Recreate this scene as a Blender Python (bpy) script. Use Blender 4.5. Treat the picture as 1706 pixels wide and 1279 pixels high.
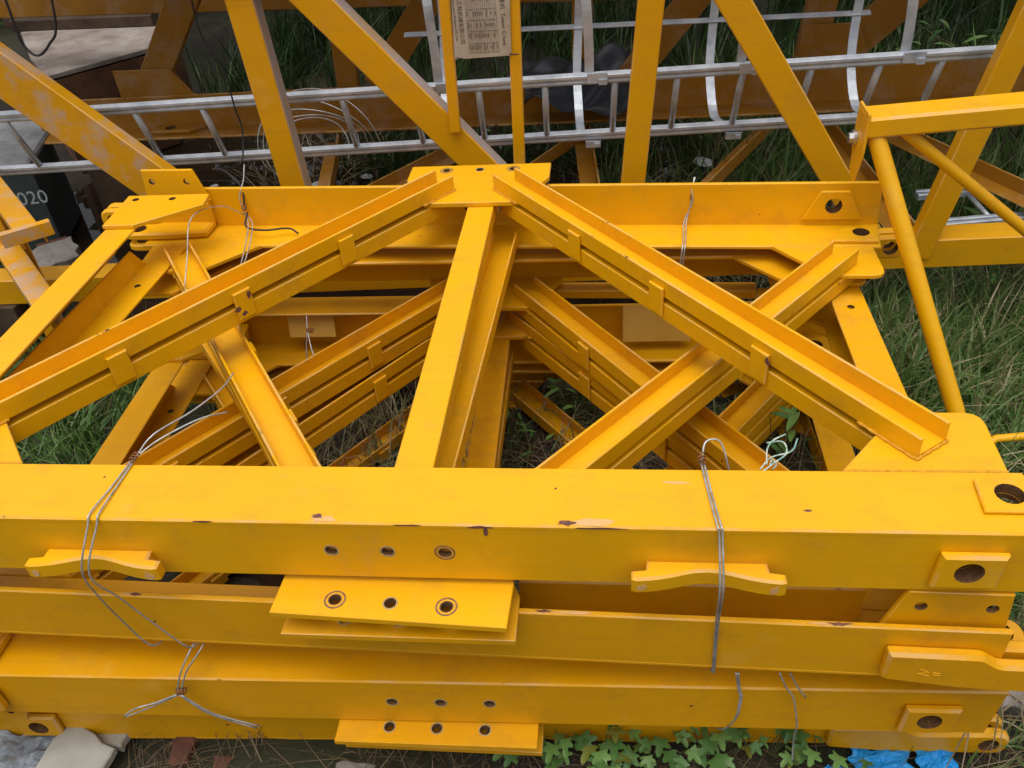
import bpy, math, random
import numpy as np
from mathutils import Vector, Matrix
from mathutils.geometry import tessellate_polygon

for o in list(bpy.data.objects):
    bpy.data.objects.remove(o)
S = bpy.context.scene
COL = S.collection
R = math.radians
random.seed(7)
rng = np.random.default_rng(11)

# ------------------------------------------------------------------ camera
cam_d = bpy.data.cameras.new('camera')
cam = bpy.data.objects.new('camera', cam_d)
COL.objects.link(cam)
CAM_LOC = Vector((0.4327, -1.102, 1.1921))
YAW, PITCH, ROLL = -0.1413, 0.6549, 0.0884
_f = Vector((math.sin(YAW) * math.cos(PITCH), math.cos(YAW) * math.cos(PITCH), -math.sin(PITCH)))
_r = Vector((math.cos(YAW), -math.sin(YAW), 0))
_d = _f.cross(_r)
_r2 = _r * math.cos(ROLL) + _d * math.sin(ROLL)
_d2 = -_r * math.sin(ROLL) + _d * math.cos(ROLL)
_m = Matrix((_r2, -_d2, -_f)).transposed().to_4x4()
_m.translation = CAM_LOC
cam.matrix_world = _m
cam_d.sensor_width = 36
cam_d.lens = 36 * 1428.26 / 1706
cam_d.clip_start = 0.02
cam_d.clip_end = 400
S.camera = cam

# ------------------------------------------------------------------ sky, sun, exposure
SUN_EL, SUN_AZ = 80, 196
w = bpy.data.worlds.new('World')
S.world = w
w.use_nodes = True
nt = w.node_tree
bg = nt.nodes['Background']
sky = nt.nodes.new('ShaderNodeTexSky')
sky.sky_type = 'NISHITA'
sky.sun_disc = False
sky.sun_elevation = R(SUN_EL)
sky.sun_rotation = R(SUN_AZ)
sky.air_density = 1.0
sky.dust_density = 5.0
sky.ozone_density = 1.0
hs = nt.nodes.new('ShaderNodeHueSaturation')       # an overcast sky is nearly colourless
hs.inputs['Saturation'].default_value = 0.28
nt.links.new(sky.outputs[0], hs.inputs['Color'])
nt.links.new(hs.outputs[0], bg.inputs['Color'])
bg.inputs['Strength'].default_value = 0.14
sun_d = bpy.data.lights.new('sun', 'SUN')
sun_d.energy = 1.3
sun_d.angle = R(70)
sun_d.color = (1.0, 0.97, 0.92)
sun = bpy.data.objects.new('sun', sun_d)
COL.objects.link(sun)
sd = Vector((math.sin(R(SUN_AZ)) * math.cos(R(SUN_EL)), math.cos(R(SUN_AZ)) * math.cos(R(SUN_EL)), math.sin(R(SUN_EL))))
sun.rotation_euler = (-sd).to_track_quat('-Z', 'Y').to_euler()
sun.location = (0, 0, 8)
vs = S.view_settings
vs.view_transform = 'Standard'
vs.look = 'None'
vs.gamma = 1
vs.exposure = 0.0
vs.use_curve_mapping = False
S.cycles.use_denoising = True
S.cycles.max_bounces = 4
S.cycles.diffuse_bounces = 2
S.cycles.glossy_bounces = 2
S.cycles.transmission_bounces = 1

GZ = -0.925         # ground level; the top face of the topmost panel is z = 0


# ------------------------------------------------------------------ materials
def new_mat(name):
    m = bpy.data.materials.new(name)
    m.use_nodes = True
    return m, m.node_tree, m.node_tree.nodes['Principled BSDF']


def N(t, kind, **kw):
    n = t.nodes.new(kind)
    for k, v in kw.items():
        if k in n.inputs:
            n.inputs[k].default_value = v
        else:
            setattr(n, k, v)
    return n


def coords(t):
    return t.nodes.new('ShaderNodeTexCoord').outputs['Object']


def noise(t, vec, scale, detail=4.0, rough=0.55):
    n = N(t, 'ShaderNodeTexNoise', Scale=scale, Detail=detail, Roughness=rough)
    t.links.new(vec, n.inputs['Vector'])
    return n.outputs['Fac']


def ramp(t, fac, p0, p1):
    n = N(t, 'ShaderNodeMapRange')
    n.inputs['From Min'].default_value = p0
    n.inputs['From Max'].default_value = p1
    t.links.new(fac, n.inputs['Value'])
    return n.outputs['Result']


def math_n(t, op, a, b):
    n = N(t, 'ShaderNodeMath', operation=op)
    for i, v in enumerate((a, b)):
        if isinstance(v, (int, float)):
            n.inputs[i].default_value = v
        else:
            t.links.new(v, n.inputs[i])
    return n.outputs[0]


def mix(t, fac, a, b):
    n = t.nodes.new('ShaderNodeMix')
    n.data_type = 'RGBA'
    if isinstance(fac, (int, float)):
        n.inputs[0].default_value = fac
    else:
        t.links.new(fac, n.inputs[0])
    for i, v in ((6, a), (7, b)):
        if isinstance(v, tuple):
            n.inputs[i].default_value = (*v, 1)
        else:
            t.links.new(v, n.inputs[i])
    return n.outputs[2]


def bump(t, p, height, strength, dist):
    b = N(t, 'ShaderNodeBump', Strength=strength, Distance=dist)
    t.links.new(height, b.inputs['Height'])
    t.links.new(b.outputs['Normal'], p.inputs['Normal'])


def paint(name, base, dark, wear=0.5, dust=0.0, dirt=0.34, rough=0.36, seed=0.0, edge=False):
    m, t, p = new_mat(name)
    co = N(t, 'ShaderNodeVectorMath', operation='ADD')
    t.links.new(coords(t), co.inputs[0])
    co.inputs[1].default_value = (seed, seed * 1.7, seed * 0.6)
    v = co.outputs[0]
    col = mix(t, ramp(t, noise(t, v, 2.3, 2), 0.3, 0.75), base, dark)
    # long soft brush / dirt streaks
    st = N(t, 'ShaderNodeMapping')
    st.inputs['Scale'].default_value = (3, 40, 40)
    t.links.new(v, st.inputs['Vector'])
    col = mix(t, math_n(t, 'MULTIPLY', ramp(t, noise(t, st.outputs[0], 1.0, 2), 0.5, 0.8), 0.16), col, (0.42, 0.19, 0.03))
    dn = noise(t, v, 9, 5, 0.68)
    col = mix(t, math_n(t, 'MULTIPLY', ramp(t, dn, 0.52, 0.78), dirt), col, (0.40, 0.185, 0.02))
    rgh = N(t, 'ShaderNodeMapRange')
    rgh.inputs['From Min'].default_value, rgh.inputs['From Max'].default_value = 0.3, 0.7
    rgh.inputs['To Min'].default_value, rgh.inputs['To Max'].default_value = rough - 0.08, rough + 0.20
    t.links.new(dn, rgh.inputs['Value'])
    if dust:
        col = mix(t, math_n(t, 'MULTIPLY', ramp(t, noise(t, v, 6.5, 7, 0.7), 0.50, 0.63), dust), col, (0.52, 0.38, 0.30))
    col = mix(t, math_n(t, 'MULTIPLY', ramp(t, noise(t, v, 4.4, 5, 0.7), 0.60, 0.74), 0.24), col, (0.90, 0.55, 0.14))   # rubbed, faded patches
    if edge:            # rolled edges: rubbed pale, chipped down to brown primer in places
        chipn = ramp(t, noise(t, v, 21, 3, 0.7), 0.60, 0.66)
        zone = ramp(t, noise(t, v, 3.1, 2), 0.68 - 0.2 * wear, 0.76 - 0.2 * wear)
        chip = math_n(t, 'MULTIPLY', chipn, zone)
        col = mix(t, math_n(t, 'MULTIPLY', ramp(t, noise(t, v, 9, 4), 0.42, 0.62), 0.55), col, (0.80, 0.50, 0.20))
    else:
        chip = math_n(t, 'MULTIPLY', ramp(t, noise(t, v, 17, 3, 0.7), 0.735, 0.75), ramp(t, noise(t, v, 2.1, 2), 0.5, 0.6))
    col = mix(t, chip, col, (0.10, 0.035, 0.022))
    t.links.new(col, p.inputs['Base Color'])
    t.links.new(rgh.outputs[0], p.inputs['Roughness'])
    p.inputs['Specular IOR Level'].default_value = 0.42
    return m


M, EDGE = {}, {}
for key, name, c1, c2, kw in (
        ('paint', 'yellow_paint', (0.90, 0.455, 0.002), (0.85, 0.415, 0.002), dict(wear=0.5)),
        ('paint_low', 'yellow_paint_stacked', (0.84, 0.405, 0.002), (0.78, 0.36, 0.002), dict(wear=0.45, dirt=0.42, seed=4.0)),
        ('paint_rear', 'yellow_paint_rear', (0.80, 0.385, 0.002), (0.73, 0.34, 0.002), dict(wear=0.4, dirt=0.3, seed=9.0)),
        ('paint_dusty', 'yellow_paint_chalky', (0.78, 0.365, 0.004), (0.70, 0.32, 0.004), dict(wear=0.5, dust=0.8, dirt=0.35, seed=13.0)),
        ('paint_old_shaded', 'yellow_paint_dirty_shaded', (0.48, 0.21, 0.008), (0.32, 0.13, 0.008), dict(wear=0.8, dust=0.25, dirt=0.8, rough=0.55, seed=21.0))):  # dirty paint, base also darkened to imitate shade on the far members
    M[key] = paint(name, c1, c2, **kw)
    EDGE[key] = paint(name + '_edge', c1, c2, edge=True, **kw)


def simple(name, a, b, scale, rough=0.6, metal=0.0, bmp=0.0, bscale=None, lo=0.35, hi=0.7, spec=0.4):
    m, t, p = new_mat(name)
    v = coords(t)
    t.links.new(mix(t, ramp(t, noise(t, v, scale, 6, 0.62), lo, hi), a, b), p.inputs['Base Color'])
    p.inputs['Roughness'].default_value = rough
    p.inputs['Metallic'].default_value = metal
    p.inputs['Specular IOR Level'].default_value = spec
    if bmp:
        bump(t, p, noise(t, v, bscale or scale * 4, 5), bmp, 0.01)
    return m


M['galv'] = simple('galvanised_steel', (0.70, 0.74, 0.79), (0.40, 0.44, 0.50), 12, 0.40, 0.45, 0.05, 60)
M['wire'] = simple('tie_wire_steel', (0.66, 0.67, 0.66), (0.28, 0.29, 0.28), 26, 0.40, 0.55)
M['rust_wire'] = simple('rusty_wire', (0.32, 0.13, 0.035), (0.14, 0.05, 0.02), 150, 0.8)
M['cable'] = simple('black_cable', (0.03, 0.03, 0.035), (0.015, 0.015, 0.018), 40, 0.5)
M['rope'] = simple('green_white_cord', (0.62, 0.68, 0.58), (0.22, 0.44, 0.36), 55, 0.8, lo=0.45, hi=0.55)
M['ring'] = simple('worn_hole_rim', (0.16, 0.075, 0.05), (0.34, 0.20, 0.09), 70, 0.65)
M['ring2'] = simple('bare_hole_rim', (0.55, 0.42, 0.22), (0.30, 0.2, 0.1), 80, 0.5)
M['bore'] = simple('rusty_bore', (0.10, 0.045, 0.02), (0.20, 0.10, 0.03), 60, 0.8, bmp=0.3, bscale=150)
M['chip'] = simple('brown_primer', (0.13, 0.05, 0.04), (0.24, 0.10, 0.07), 60, 0.75)
M['scuff'] = simple('pale_scuffed_paint', (0.80, 0.46, 0.20), (0.72, 0.40, 0.12), 40, 0.6)
M['pale_plate'] = simple('pale_faded_yellow', (0.80, 0.46, 0.10), (0.70, 0.36, 0.05), 9, 0.35)
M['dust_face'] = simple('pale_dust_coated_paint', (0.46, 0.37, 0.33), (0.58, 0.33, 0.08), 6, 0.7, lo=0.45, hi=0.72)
M['scrap'] = simple('pale_sky_reflection', (0.72, 0.76, 0.78), (0.58, 0.62, 0.64), 9, 0.4)  # pale colour standing in for bright sky mirrored in water
M['weld'] = simple('painted_weld', (0.80, 0.40, 0.02), (0.66, 0.29, 0.01), 90, 0.5, bmp=0.5, bscale=160)
M['bolt'] = simple('zinc_bolt', (0.6, 0.62, 0.64), (0.4, 0.4, 0.4), 60, 0.35, 0.85)
M['plate'] = simple('faded_sign_plate', (0.42, 0.35, 0.27), (0.55, 0.48, 0.40), 14, 0.5, 0.1)
M['ink'] = simple('sign_ink', (0.09, 0.07, 0.05), (0.16, 0.13, 0.10), 60, 0.7)
M['chalk'] = simple('chalk', (0.55, 0.6, 0.6), (0.30, 0.33, 0.33), 90, 0.95)
M['wood'] = simple('weathered_plywood', (0.42, 0.37, 0.33), (0.20, 0.15, 0.12), 5, 0.8, bmp=0.2, bscale=30)
M['timber'] = simple('dark_wet_timber', (0.10, 0.065, 0.04), (0.05, 0.03, 0.02), 8, 0.75, bmp=0.4, bscale=30)
M['crate'] = simple('rust_stained_board', (0.20, 0.09, 0.04), (0.11, 0.05, 0.03), 7, 0.8, bmp=0.3)
M['boxlid'] = simple('grey_cement_lid', (0.33, 0.34, 0.34), (0.17, 0.175, 0.18), 9, 0.75, bmp=0.4, bscale=40)
M['boxbody'] = simple('dark_green_sheet', (0.055, 0.072, 0.068), (0.035, 0.045, 0.044), 9, 0.5)
M['brick'] = simple('red_brick', (0.17, 0.06, 0.04), (0.09, 0.045, 0.032), 25, 0.85, bmp=0.4, bscale=90)
M['mortar'] = simple('cement_rubble', (0.33, 0.30, 0.27), (0.20, 0.18, 0.155), 14, 0.9, bmp=0.6, bscale=50)
M['stone'] = simple('pale_stone_slab', (0.46, 0.45, 0.40), (0.34, 0.33, 0.28), 8, 0.75, bmp=0.15, bscale=40)
M['blue'] = simple('blue_plastic', (0.01, 0.27, 0.72), (0.02, 0.36, 0.85), 12, 0.4, bmp=0.3, bscale=20)
M['clear'] = simple('grey_plastic_film', (0.14, 0.16, 0.18), (0.30, 0.33, 0.36), 10, 0.3, bmp=0.5, bscale=16)
M['tarp'] = simple('black_plastic_sheet', (0.025, 0.03, 0.038), (0.05, 0.058, 0.07), 6, 0.38, bmp=0.4, bscale=9)


def leaf_mat(name, stops, rough=0.5, trans=0.35):
    m, t, p = new_mat(name)
    at = N(t, 'ShaderNodeAttribute', attribute_name='tint')
    cr = t.nodes.new('ShaderNodeValToRGB')
    el = cr.color_ramp.elements
    el[0].position, el[0].color = stops[0][0], (*stops[0][1], 1)
    el[1].position, el[1].color = stops[-1][0], (*stops[-1][1], 1)
    for pos, c in stops[1:-1]:
        e = el.new(pos)
        e.color = (*c, 1)
    t.links.new(at.outputs['Fac'], cr.inputs[0])
    t.links.new(cr.outputs[0], p.inputs['Base Color'])
    p.inputs['Roughness'].default_value = rough
    tr = t.nodes.new('ShaderNodeBsdfTranslucent')
    t.links.new(cr.outputs[0], tr.inputs[0])
    mx = t.nodes.new('ShaderNodeMixShader')
    mx.inputs[0].default_value = trans
    t.links.new(p.outputs[0], mx.inputs[1])
    t.links.new(tr.outputs[0], mx.inputs[2])
    t.links.new(mx.outputs[0], t.nodes['Material Output'].inputs['Surface'])
    return m


M['grass'] = leaf_mat('grass_blades', [(0, (0.06, 0.135, 0.022)), (0.45, (0.14, 0.26, 0.065)), (0.68, (0.25, 0.31, 0.11)), (0.82, (0.42, 0.36, 0.20)), (1, (0.55, 0.47, 0.30))])
M['straw'] = leaf_mat('dry_straw', [(0, (0.10, 0.065, 0.03)), (0.5, (0.22, 0.16, 0.085)), (1, (0.36, 0.29, 0.18))], 0.7, 0.1)
M['weed'] = leaf_mat('weed_leaves', [(0, (0.03, 0.06, 0.015)), (0.7, (0.07, 0.13, 0.03)), (1, (0.15, 0.18, 0.05))])
M['leaf3'] = simple('pale_vine_leaf', (0.13, 0.27, 0.06), (0.19, 0.32, 0.085), 14, 0.4, bmp=0.1, bscale=60)
M['leaf'] = simple('vine_leaf', (0.065, 0.165, 0.035), (0.10, 0.21, 0.05), 14, 0.45, bmp=0.1, bscale=60)
M['leaf2'] = simple('yellowing_leaf', (0.16, 0.22, 0.03), (0.28, 0.27, 0.04), 14, 0.5)
M['stem'] = simple('plant_stem', (0.10, 0.13, 0.04), (0.14, 0.12, 0.05), 30, 0.6)

m, t, p = new_mat('damp_soil')
v = coords(t)
c = mix(t, ramp(t, noise(t, v, 3, 8, 0.65), 0.35, 0.7), (0.050, 0.036, 0.024), (0.024, 0.018, 0.013))
c = mix(t, math_n(t, 'MULTIPLY', ramp(t, noise(t, v, 0.9, 4), 0.45, 0.65), 0.7), c, (0.045, 0.055, 0.02))
c = mix(t, ramp(t, noise(t, v, 60, 4), 0.62, 0.75), c, (0.13, 0.10, 0.07))
t.links.new(c, p.inputs['Base Color'])
p.inputs['Roughness'].default_value = 0.85
bump(t, p, noise(t, v, 22, 8, 0.7), 0.9, 0.03)
M['soil'] = m

m, t, p = new_mat('muddy_water')
v = coords(t)
t.links.new(mix(t, ramp(t, noise(t, v, 2, 4), 0.4, 0.7), (0.030, 0.018, 0.012), (0.018, 0.012, 0.008)), p.inputs['Base Color'])
p.inputs['Roughness'].default_value = 0.02
p.inputs['IOR'].default_value = 1.33
p.inputs['Specular IOR Level'].default_value = 0.5
bump(t, p, noise(t, v, 5, 2), 0.02, 0.01)
M['water'] = m


# ------------------------------------------------------------------ mesh helpers
def link(name, me, mat, parent=None):
    o = bpy.data.objects.new(name, me)
    COL.objects.link(o)
    if mat is not None and not me.materials:
        me.materials.append(M[mat] if isinstance(mat, str) else mat)
    if parent is not None:
        o.parent = parent
    return o


def mesh(verts, faces, smooth=False):
    me = bpy.data.meshes.new('mesh')
    me.from_pydata([tuple(q) for q in verts], [], faces)
    me.validate()
    me.update()
    if smooth:
        me.polygons.foreach_set('use_smooth', [True] * len(me.polygons))
    return me


def tag(o, label, cat=None, group=None, kind=None):
    o['label'] = label
    if cat:
        o['category'] = cat
    if group:
        o['group'] = group
    if kind:
        o['kind'] = kind
    return o


def thing(name, loc, label, cat, group=None):
    o = bpy.data.objects.new(name, None)
    COL.objects.link(o)
    o.empty_display_size = 0.1
    o.location = loc
    return tag(o, label, cat, group)


class G:
    """Collects geometry for ONE mesh."""
    def __init__(s):
        s.v, s.f, s.e, s.w = [], [], set(), set()

    def add(s, verts, faces, edges=(), walls=()):
        n = len(s.v)
        s.e |= {len(s.f) + i for i in edges}
        s.w |= {len(s.f) + i for i in walls}
        s.v += [Vector(q) for q in verts]
        s.f += [tuple(i + n for i in f) for f in faces]
        return s

    def build(s, name, mat, parent=None, smooth=False):
        me = bpy.data.meshes.new('mesh')
        me.from_pydata([tuple(q) for q in s.v], [], s.f)
        if smooth:
            me.polygons.foreach_set('use_smooth', [True] * len(s.f))
        if s.e and mat in EDGE:
            me.materials.append(M[mat])
            me.materials.append(EDGE[mat])
            me.materials.append(M['bore'])
            me.polygons.foreach_set('material_index', [2 if i in s.w else 1 if i in s.e else 0 for i in range(len(s.f))])
        me.validate()
        me.update()
        return link(name, me, mat, parent)


def circle(cx, cy, r, n=18):
    return [(cx + r * math.cos(2 * math.pi * i / n), cy + r * math.sin(2 * math.pi * i / n)) for i in range(n)]


def area(pts):
    return 0.5 * sum(pts[i - 1][0] * pts[i][1] - pts[i][0] * pts[i - 1][1] for i in range(len(pts)))


def inset(pts, c):
    out = []
    n = len(pts)
    for i in range(n):
        a, b_, d = Vector(pts[i - 1]), Vector(pts[i]), Vector(pts[(i + 1) % n])
        e1, e2 = (b_ - a).normalized(), (d - b_).normalized()
        n1, n2 = Vector((-e1.y, e1.x)), Vector((-e2.y, e2.x))
        k = 1 + n1.dot(n2)
        out.append(tuple(b_ + (n1 + n2) * (c / max(k, 0.4))))
    return out


def chamfer(pts, c):
    out = []
    n = len(pts)
    for i in range(n):
        a, b_, d = Vector(pts[i - 1]), Vector(pts[i]), Vector(pts[(i + 1) % n])
        e1, e2 = (a - b_), (d - b_)
        if e1.normalized().cross(e2.normalized()) > -0.15:      # straight or inner corner
            out.append(tuple(b_))
            continue
        cc = min(c, e1.length * 0.4, e2.length * 0.4)
        out += [tuple(b_ + e1.normalized() * cc), tuple(b_ + e2.normalized() * cc)]
    return out


def rounded(pts, radii, n=5):
    out = []
    for i, b_ in enumerate(pts):
        r = radii[i] if isinstance(radii, (list, tuple)) else radii
        if not r:
            out.append(b_)
            continue
        a, bb, d = Vector(pts[i - 1]), Vector(b_), Vector(pts[(i + 1) % len(pts)])
        p0, p1 = bb + (a - bb).normalized() * r, bb + (d - bb).normalized() * r
        for k in range(n + 1):
            u = k / n
            out.append(tuple(p0 * (1 - u) ** 2 + bb * 2 * u * (1 - u) + p1 * u * u))
    return out


def plate_geo(outline, holes, t, mtx, ch=0.0018):
    """Flat plate, outline in local xy, thickness t from z=-t to 0, chamfered rim, real holes."""
    if area(outline) < 0:
        outline = outline[::-1]
    ch = min(ch, t * 0.3)
    ins = inset(outline, ch)
    hs_ = [h[::-1] if area(h) > 0 else h for h in holes]
    n = len(outline)
    V, F = [], []
    flat = list(ins) + [q for h in hs_ for q in h]
    tri = tessellate_polygon([[Vector((x, y, 0)) for x, y in ins]] + [[Vector((x, y, 0)) for x, y in h] for h in hs_])
    nf = len(flat)
    V += [(x, y, 0) for x, y in flat]
    V += [(x, y, -t) for x, y in flat]
    for a, b_, d in tri:
        pa, pb, pd = (Vector(flat[k]) for k in (a, b_, d))
        if (pb - pa).cross(pd - pa) < 0:
            b_, d = d, b_
        F.append((a, b_, d))
        F.append((a + nf, d + nf, b_ + nf))
    o1 = len(V)
    V += [(x, y, -ch) for x, y in outline]
    o2 = len(V)
    V += [(x, y, -t + ch) for x, y in outline]
    E = []
    for i in range(n):
        j = (i + 1) % n
        E.append(len(F))
        F.append((o1 + i, o1 + j, j, i))
        F.append((o2 + i, o2 + j, o1 + j, o1 + i))
        F.append((nf + i, nf + j, o2 + j, o2 + i))
    k = n
    W = []
    for h in hs_:
        for i in range(len(h)):
            j = (i + 1) % len(h)
            W.append(len(F))
            F.append((k + j, k + i, k + i + nf, k + j + nf)[::-1])
        k += len(h)
    return [mtx @ Vector(q) for q in V], F, E, W


def frame(origin, ex, ey):
    ex, ey = Vector(ex).normalized(), Vector(ey).normalized()
    ez = ex.cross(ey)
    m_ = Matrix((ex, ey, ez)).transposed().to_4x4()
    m_.translation = Vector(origin)
    return m_


XY = Matrix.Identity(4)


def at_z(z):
    return Matrix.Translation((0, 0, z))


def front_plane(y):            # local x -> X, local y -> Z, plate's face towards -Y
    return frame((0, y, 0), (1, 0, 0), (0, 0, 1))


def prism_geo(profile, p0, p1, up, ch=0.0022):
    """Profile (side, up) extruded from p0 to p1; `up` fixes the profile's second axis."""
    p0, p1 = Vector(p0), Vector(p1)
    d = (p1 - p0).normalized()
    u = Vector(up)
    u = (u - d * u.dot(d)).normalized()
    s_ = d.cross(u)
    pr = list(profile)
    if area(pr) < 0:
        pr = pr[::-1]
    pr = chamfer(pr, ch)
    n = len(pr)
    E = [i for i in range(n) if (Vector(pr[i]) - Vector(pr[(i + 1) % n])).length < ch * 1.6]
    V = [p0 + s_ * a + u * b_ for a, b_ in pr] + [p1 + s_ * a + u * b_ for a, b_ in pr]
    F = []
    for i in range(n):
        j = (i + 1) % n
        F.append((i, j, j + n, i + n)[::-1])
    for a, b_, c_ in tessellate_polygon([[Vector((x, y, 0)) for x, y in pr]]):
        pa, pb, pc = (Vector(pr[k]) for k in (a, b_, c_))
        if (pb - pa).cross(pc - pa) < 0:
            b_, c_ = c_, b_
        F.append((a, b_, c_))
        F.append((a + n, c_ + n, b_ + n))
    return V, F, E


def channel_profile(wd, fl, t=0.007):      # web at the bottom (u = 0), flanges up
    h = wd / 2
    return [(-h, 0), (h, 0), (h, fl), (h - t, fl), (h - t, t), (-h + t, t), (-h + t, fl), (-h, fl)]


def angle_profile(a, b_, t=0.008):         # horizontal leg to +side, vertical leg down
    return [(0, 0), (0, -b_), (t, -b_), (t, -t), (a, -t), (a, 0)]


def box_profile(wd, h):
    return [(-wd / 2, -h / 2), (wd / 2, -h / 2), (wd / 2, h / 2), (-wd / 2, h / 2)]


def tube_geo(path, r, n=8, cap=True):
    path = [Vector(q) for q in path]
    V, F = [], []
    prev = None
    for i, q in enumerate(path):
        d = (path[min(i + 1, len(path) - 1)] - path[max(i - 1, 0)]).normalized()
        if prev is None:
            a = d.orthogonal().normalized()
        else:
            a = (prev - d * prev.dot(d)).normalized()
        prev = a
        b_ = d.cross(a)
        rr = r[i] if isinstance(r, (list, tuple)) else r
        V += [q + (a * math.cos(2 * math.pi * k / n) + b_ * math.sin(2 * math.pi * k / n)) * rr for k in range(n)]
    for i in range(len(path) - 1):
        for k in range(n):
            k2 = (k + 1) % n
            F.append((i * n + k, i * n + k2, (i + 1) * n + k2, (i + 1) * n + k))
    if cap:
        F.append(tuple(range(n))[::-1])
        F.append(tuple(range((len(path) - 1) * n, len(path) * n)))
    return V, F


def spline(pts, n=8):
    P = [Vector(q) for q in pts]
    P = [P[0] * 2 - P[1]] + P + [P[-1] * 2 - P[-2]]
    out = []
    for i in range(1, len(P) - 2):
        for k in range(n):
            u = k / n
            a, b_, c_, d = P[i - 1:i + 3]
            out.append(0.5 * ((2 * b_) + (c_ - a) * u + (2 * a - 5 * b_ + 4 * c_ - d) * u * u + (3 * b_ - a - 3 * c_ + d) * u ** 3))
    out.append(P[-2])
    return out


def ring_geo(c, r0, r1, nrm, h, n=20):
    """Flat ring of height h lying on a surface with normal nrm."""
    nrm = Vector(nrm)
    a = nrm.orthogonal().normalized()
    b_ = nrm.cross(a)
    c = Vector(c)
    V, F = [], []
    for k in range(n):
        d = a * math.cos(2 * math.pi * k / n) + b_ * math.sin(2 * math.pi * k / n)
        V += [c + d * r0, c + d * r0 + nrm * h, c + d * r1 + nrm * h, c + d * r1]
    for k in range(n):
        i, j = 4 * k, 4 * ((k + 1) % n)
        for e in range(3):
            F.append((i + e, j + e, j + e + 1, i + e + 1))
    return V, F


def box_geo(c, size, mtx=None):
    c, s2 = Vector(c), Vector(size) / 2
    V = [Vector((x, y, z)) for z in (-1, 1) for y in (-1, 1) for x in (-1, 1)]
    V = [Vector((q.x * s2.x, q.y * s2.y, q.z * s2.z)) + c for q in V]
    if mtx is not None:
        V = [mtx @ q for q in V]
    return V, [(0, 2, 3, 1), (4, 5, 7, 6), (0, 1, 5, 4), (2, 6, 7, 3), (0, 4, 6, 2), (1, 3, 7, 5)]


def text_mesh(txt, size, mtx, depth=0.0004):
    cu = bpy.data.curves.new('lettering', 'FONT')
    cu.body = txt
    cu.size = size
    cu.extrude = depth
    cu.resolution_u = 3
    ob = bpy.data.objects.new('lettering', cu)
    COL.objects.link(ob)
    dg = bpy.context.evaluated_depsgraph_get()
    me = bpy.data.meshes.new_from_object(ob.evaluated_get(dg))
    bpy.data.objects.remove(ob)
    me.transform(mtx)
    me.materials.clear()
    return me


# ------------------------------------------------------------------ the setting: ground and water
def ground_h(x, y):
    h = 0.018 * math.sin(3.1 * x + 1.2) * math.cos(2.3 * y) + 0.012 * math.sin(9 * x + 4 * y) + 0.008 * math.sin(21 * x - 13 * y)
    if -3.4 < x < 2.4 and 1.5 < y < 5.0:                     # a shallow hollow that holds water
        ex = min(1, (x + 3.4) / 0.8, (2.4 - x) / 0.8)
        ey = min(1, (y - 1.5) / 0.5, (5.0 - y) / 0.6)
        h -= 0.07 * max(0, min(ex, ey))
    if -1.3 < x < -0.2 and 0.5 < y < 1.3:
        h -= 0.05 * max(0, min(1, (x + 1.3) / 0.3, (-0.2 - x) / 0.3, (y - 0.5) / 0.2, (1.3 - y) / 0.2))
    return GZ + h


xs = np.concatenate([[-150, -60, -25, -12], np.arange(-7, 7.01, 0.1), [12, 25, 60, 150]])
ys = np.concatenate([[-60, -25, -10, -4], np.arange(-2, 10.01, 0.1), [14, 22, 40, 80, 200]])
gv = [(x, y, ground_h(x, y)) for y in ys for x in xs]
nx = len(xs)
gf = [(j * nx + i, j * nx + i + 1, (j + 1) * nx + i + 1, (j + 1) * nx + i) for j in range(len(ys) - 1) for i in range(nx - 1)]
ground = link('ground', mesh(gv, gf, True), 'soil')
tag(ground, 'damp dark soil of the storage yard', kind='structure')

wv, wf = G(), None
pud = []
for i in range(60):
    a = 2 * math.pi * i / 60
    k = 1 + 0.07 * math.sin(3 * a + 1) + 0.05 * math.sin(7 * a)
    pud.append((-0.5 + 2.75 * k * math.cos(a), 3.2 + 1.62 * k * math.sin(a)))
g = G().add(*plate_geo(pud, [], 0.02, at_z(GZ - 0.028), 0.001))
tag(g.build('puddle', 'water'), 'muddy standing water under the rear lattice section', kind='structure')
pud = [(-0.75 + (0.40 + 0.04 * math.sin(3 * a)) * math.cos(a), 0.9 + 0.32 * math.sin(a)) for a in [2 * math.pi * i / 40 for i in range(40)]]
g = G().add(*plate_geo(pud, [], 0.02, at_z(GZ - 0.02), 0.001))
tag(g.build('puddle', 'water'), 'small puddle on the ground under the left end of the panel stack', kind='structure')

# ------------------------------------------------------------------ lattice panels of the stack
B = 0.16         # leg of the chord angle
T = 0.014
HS = 0.1145      # spacing of the three bolt holes
XL, XR = -1.20, 1.235


def brace_pt(sx, x, bi=1.625):
    return sx * x, bi - 1.32 * x


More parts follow.
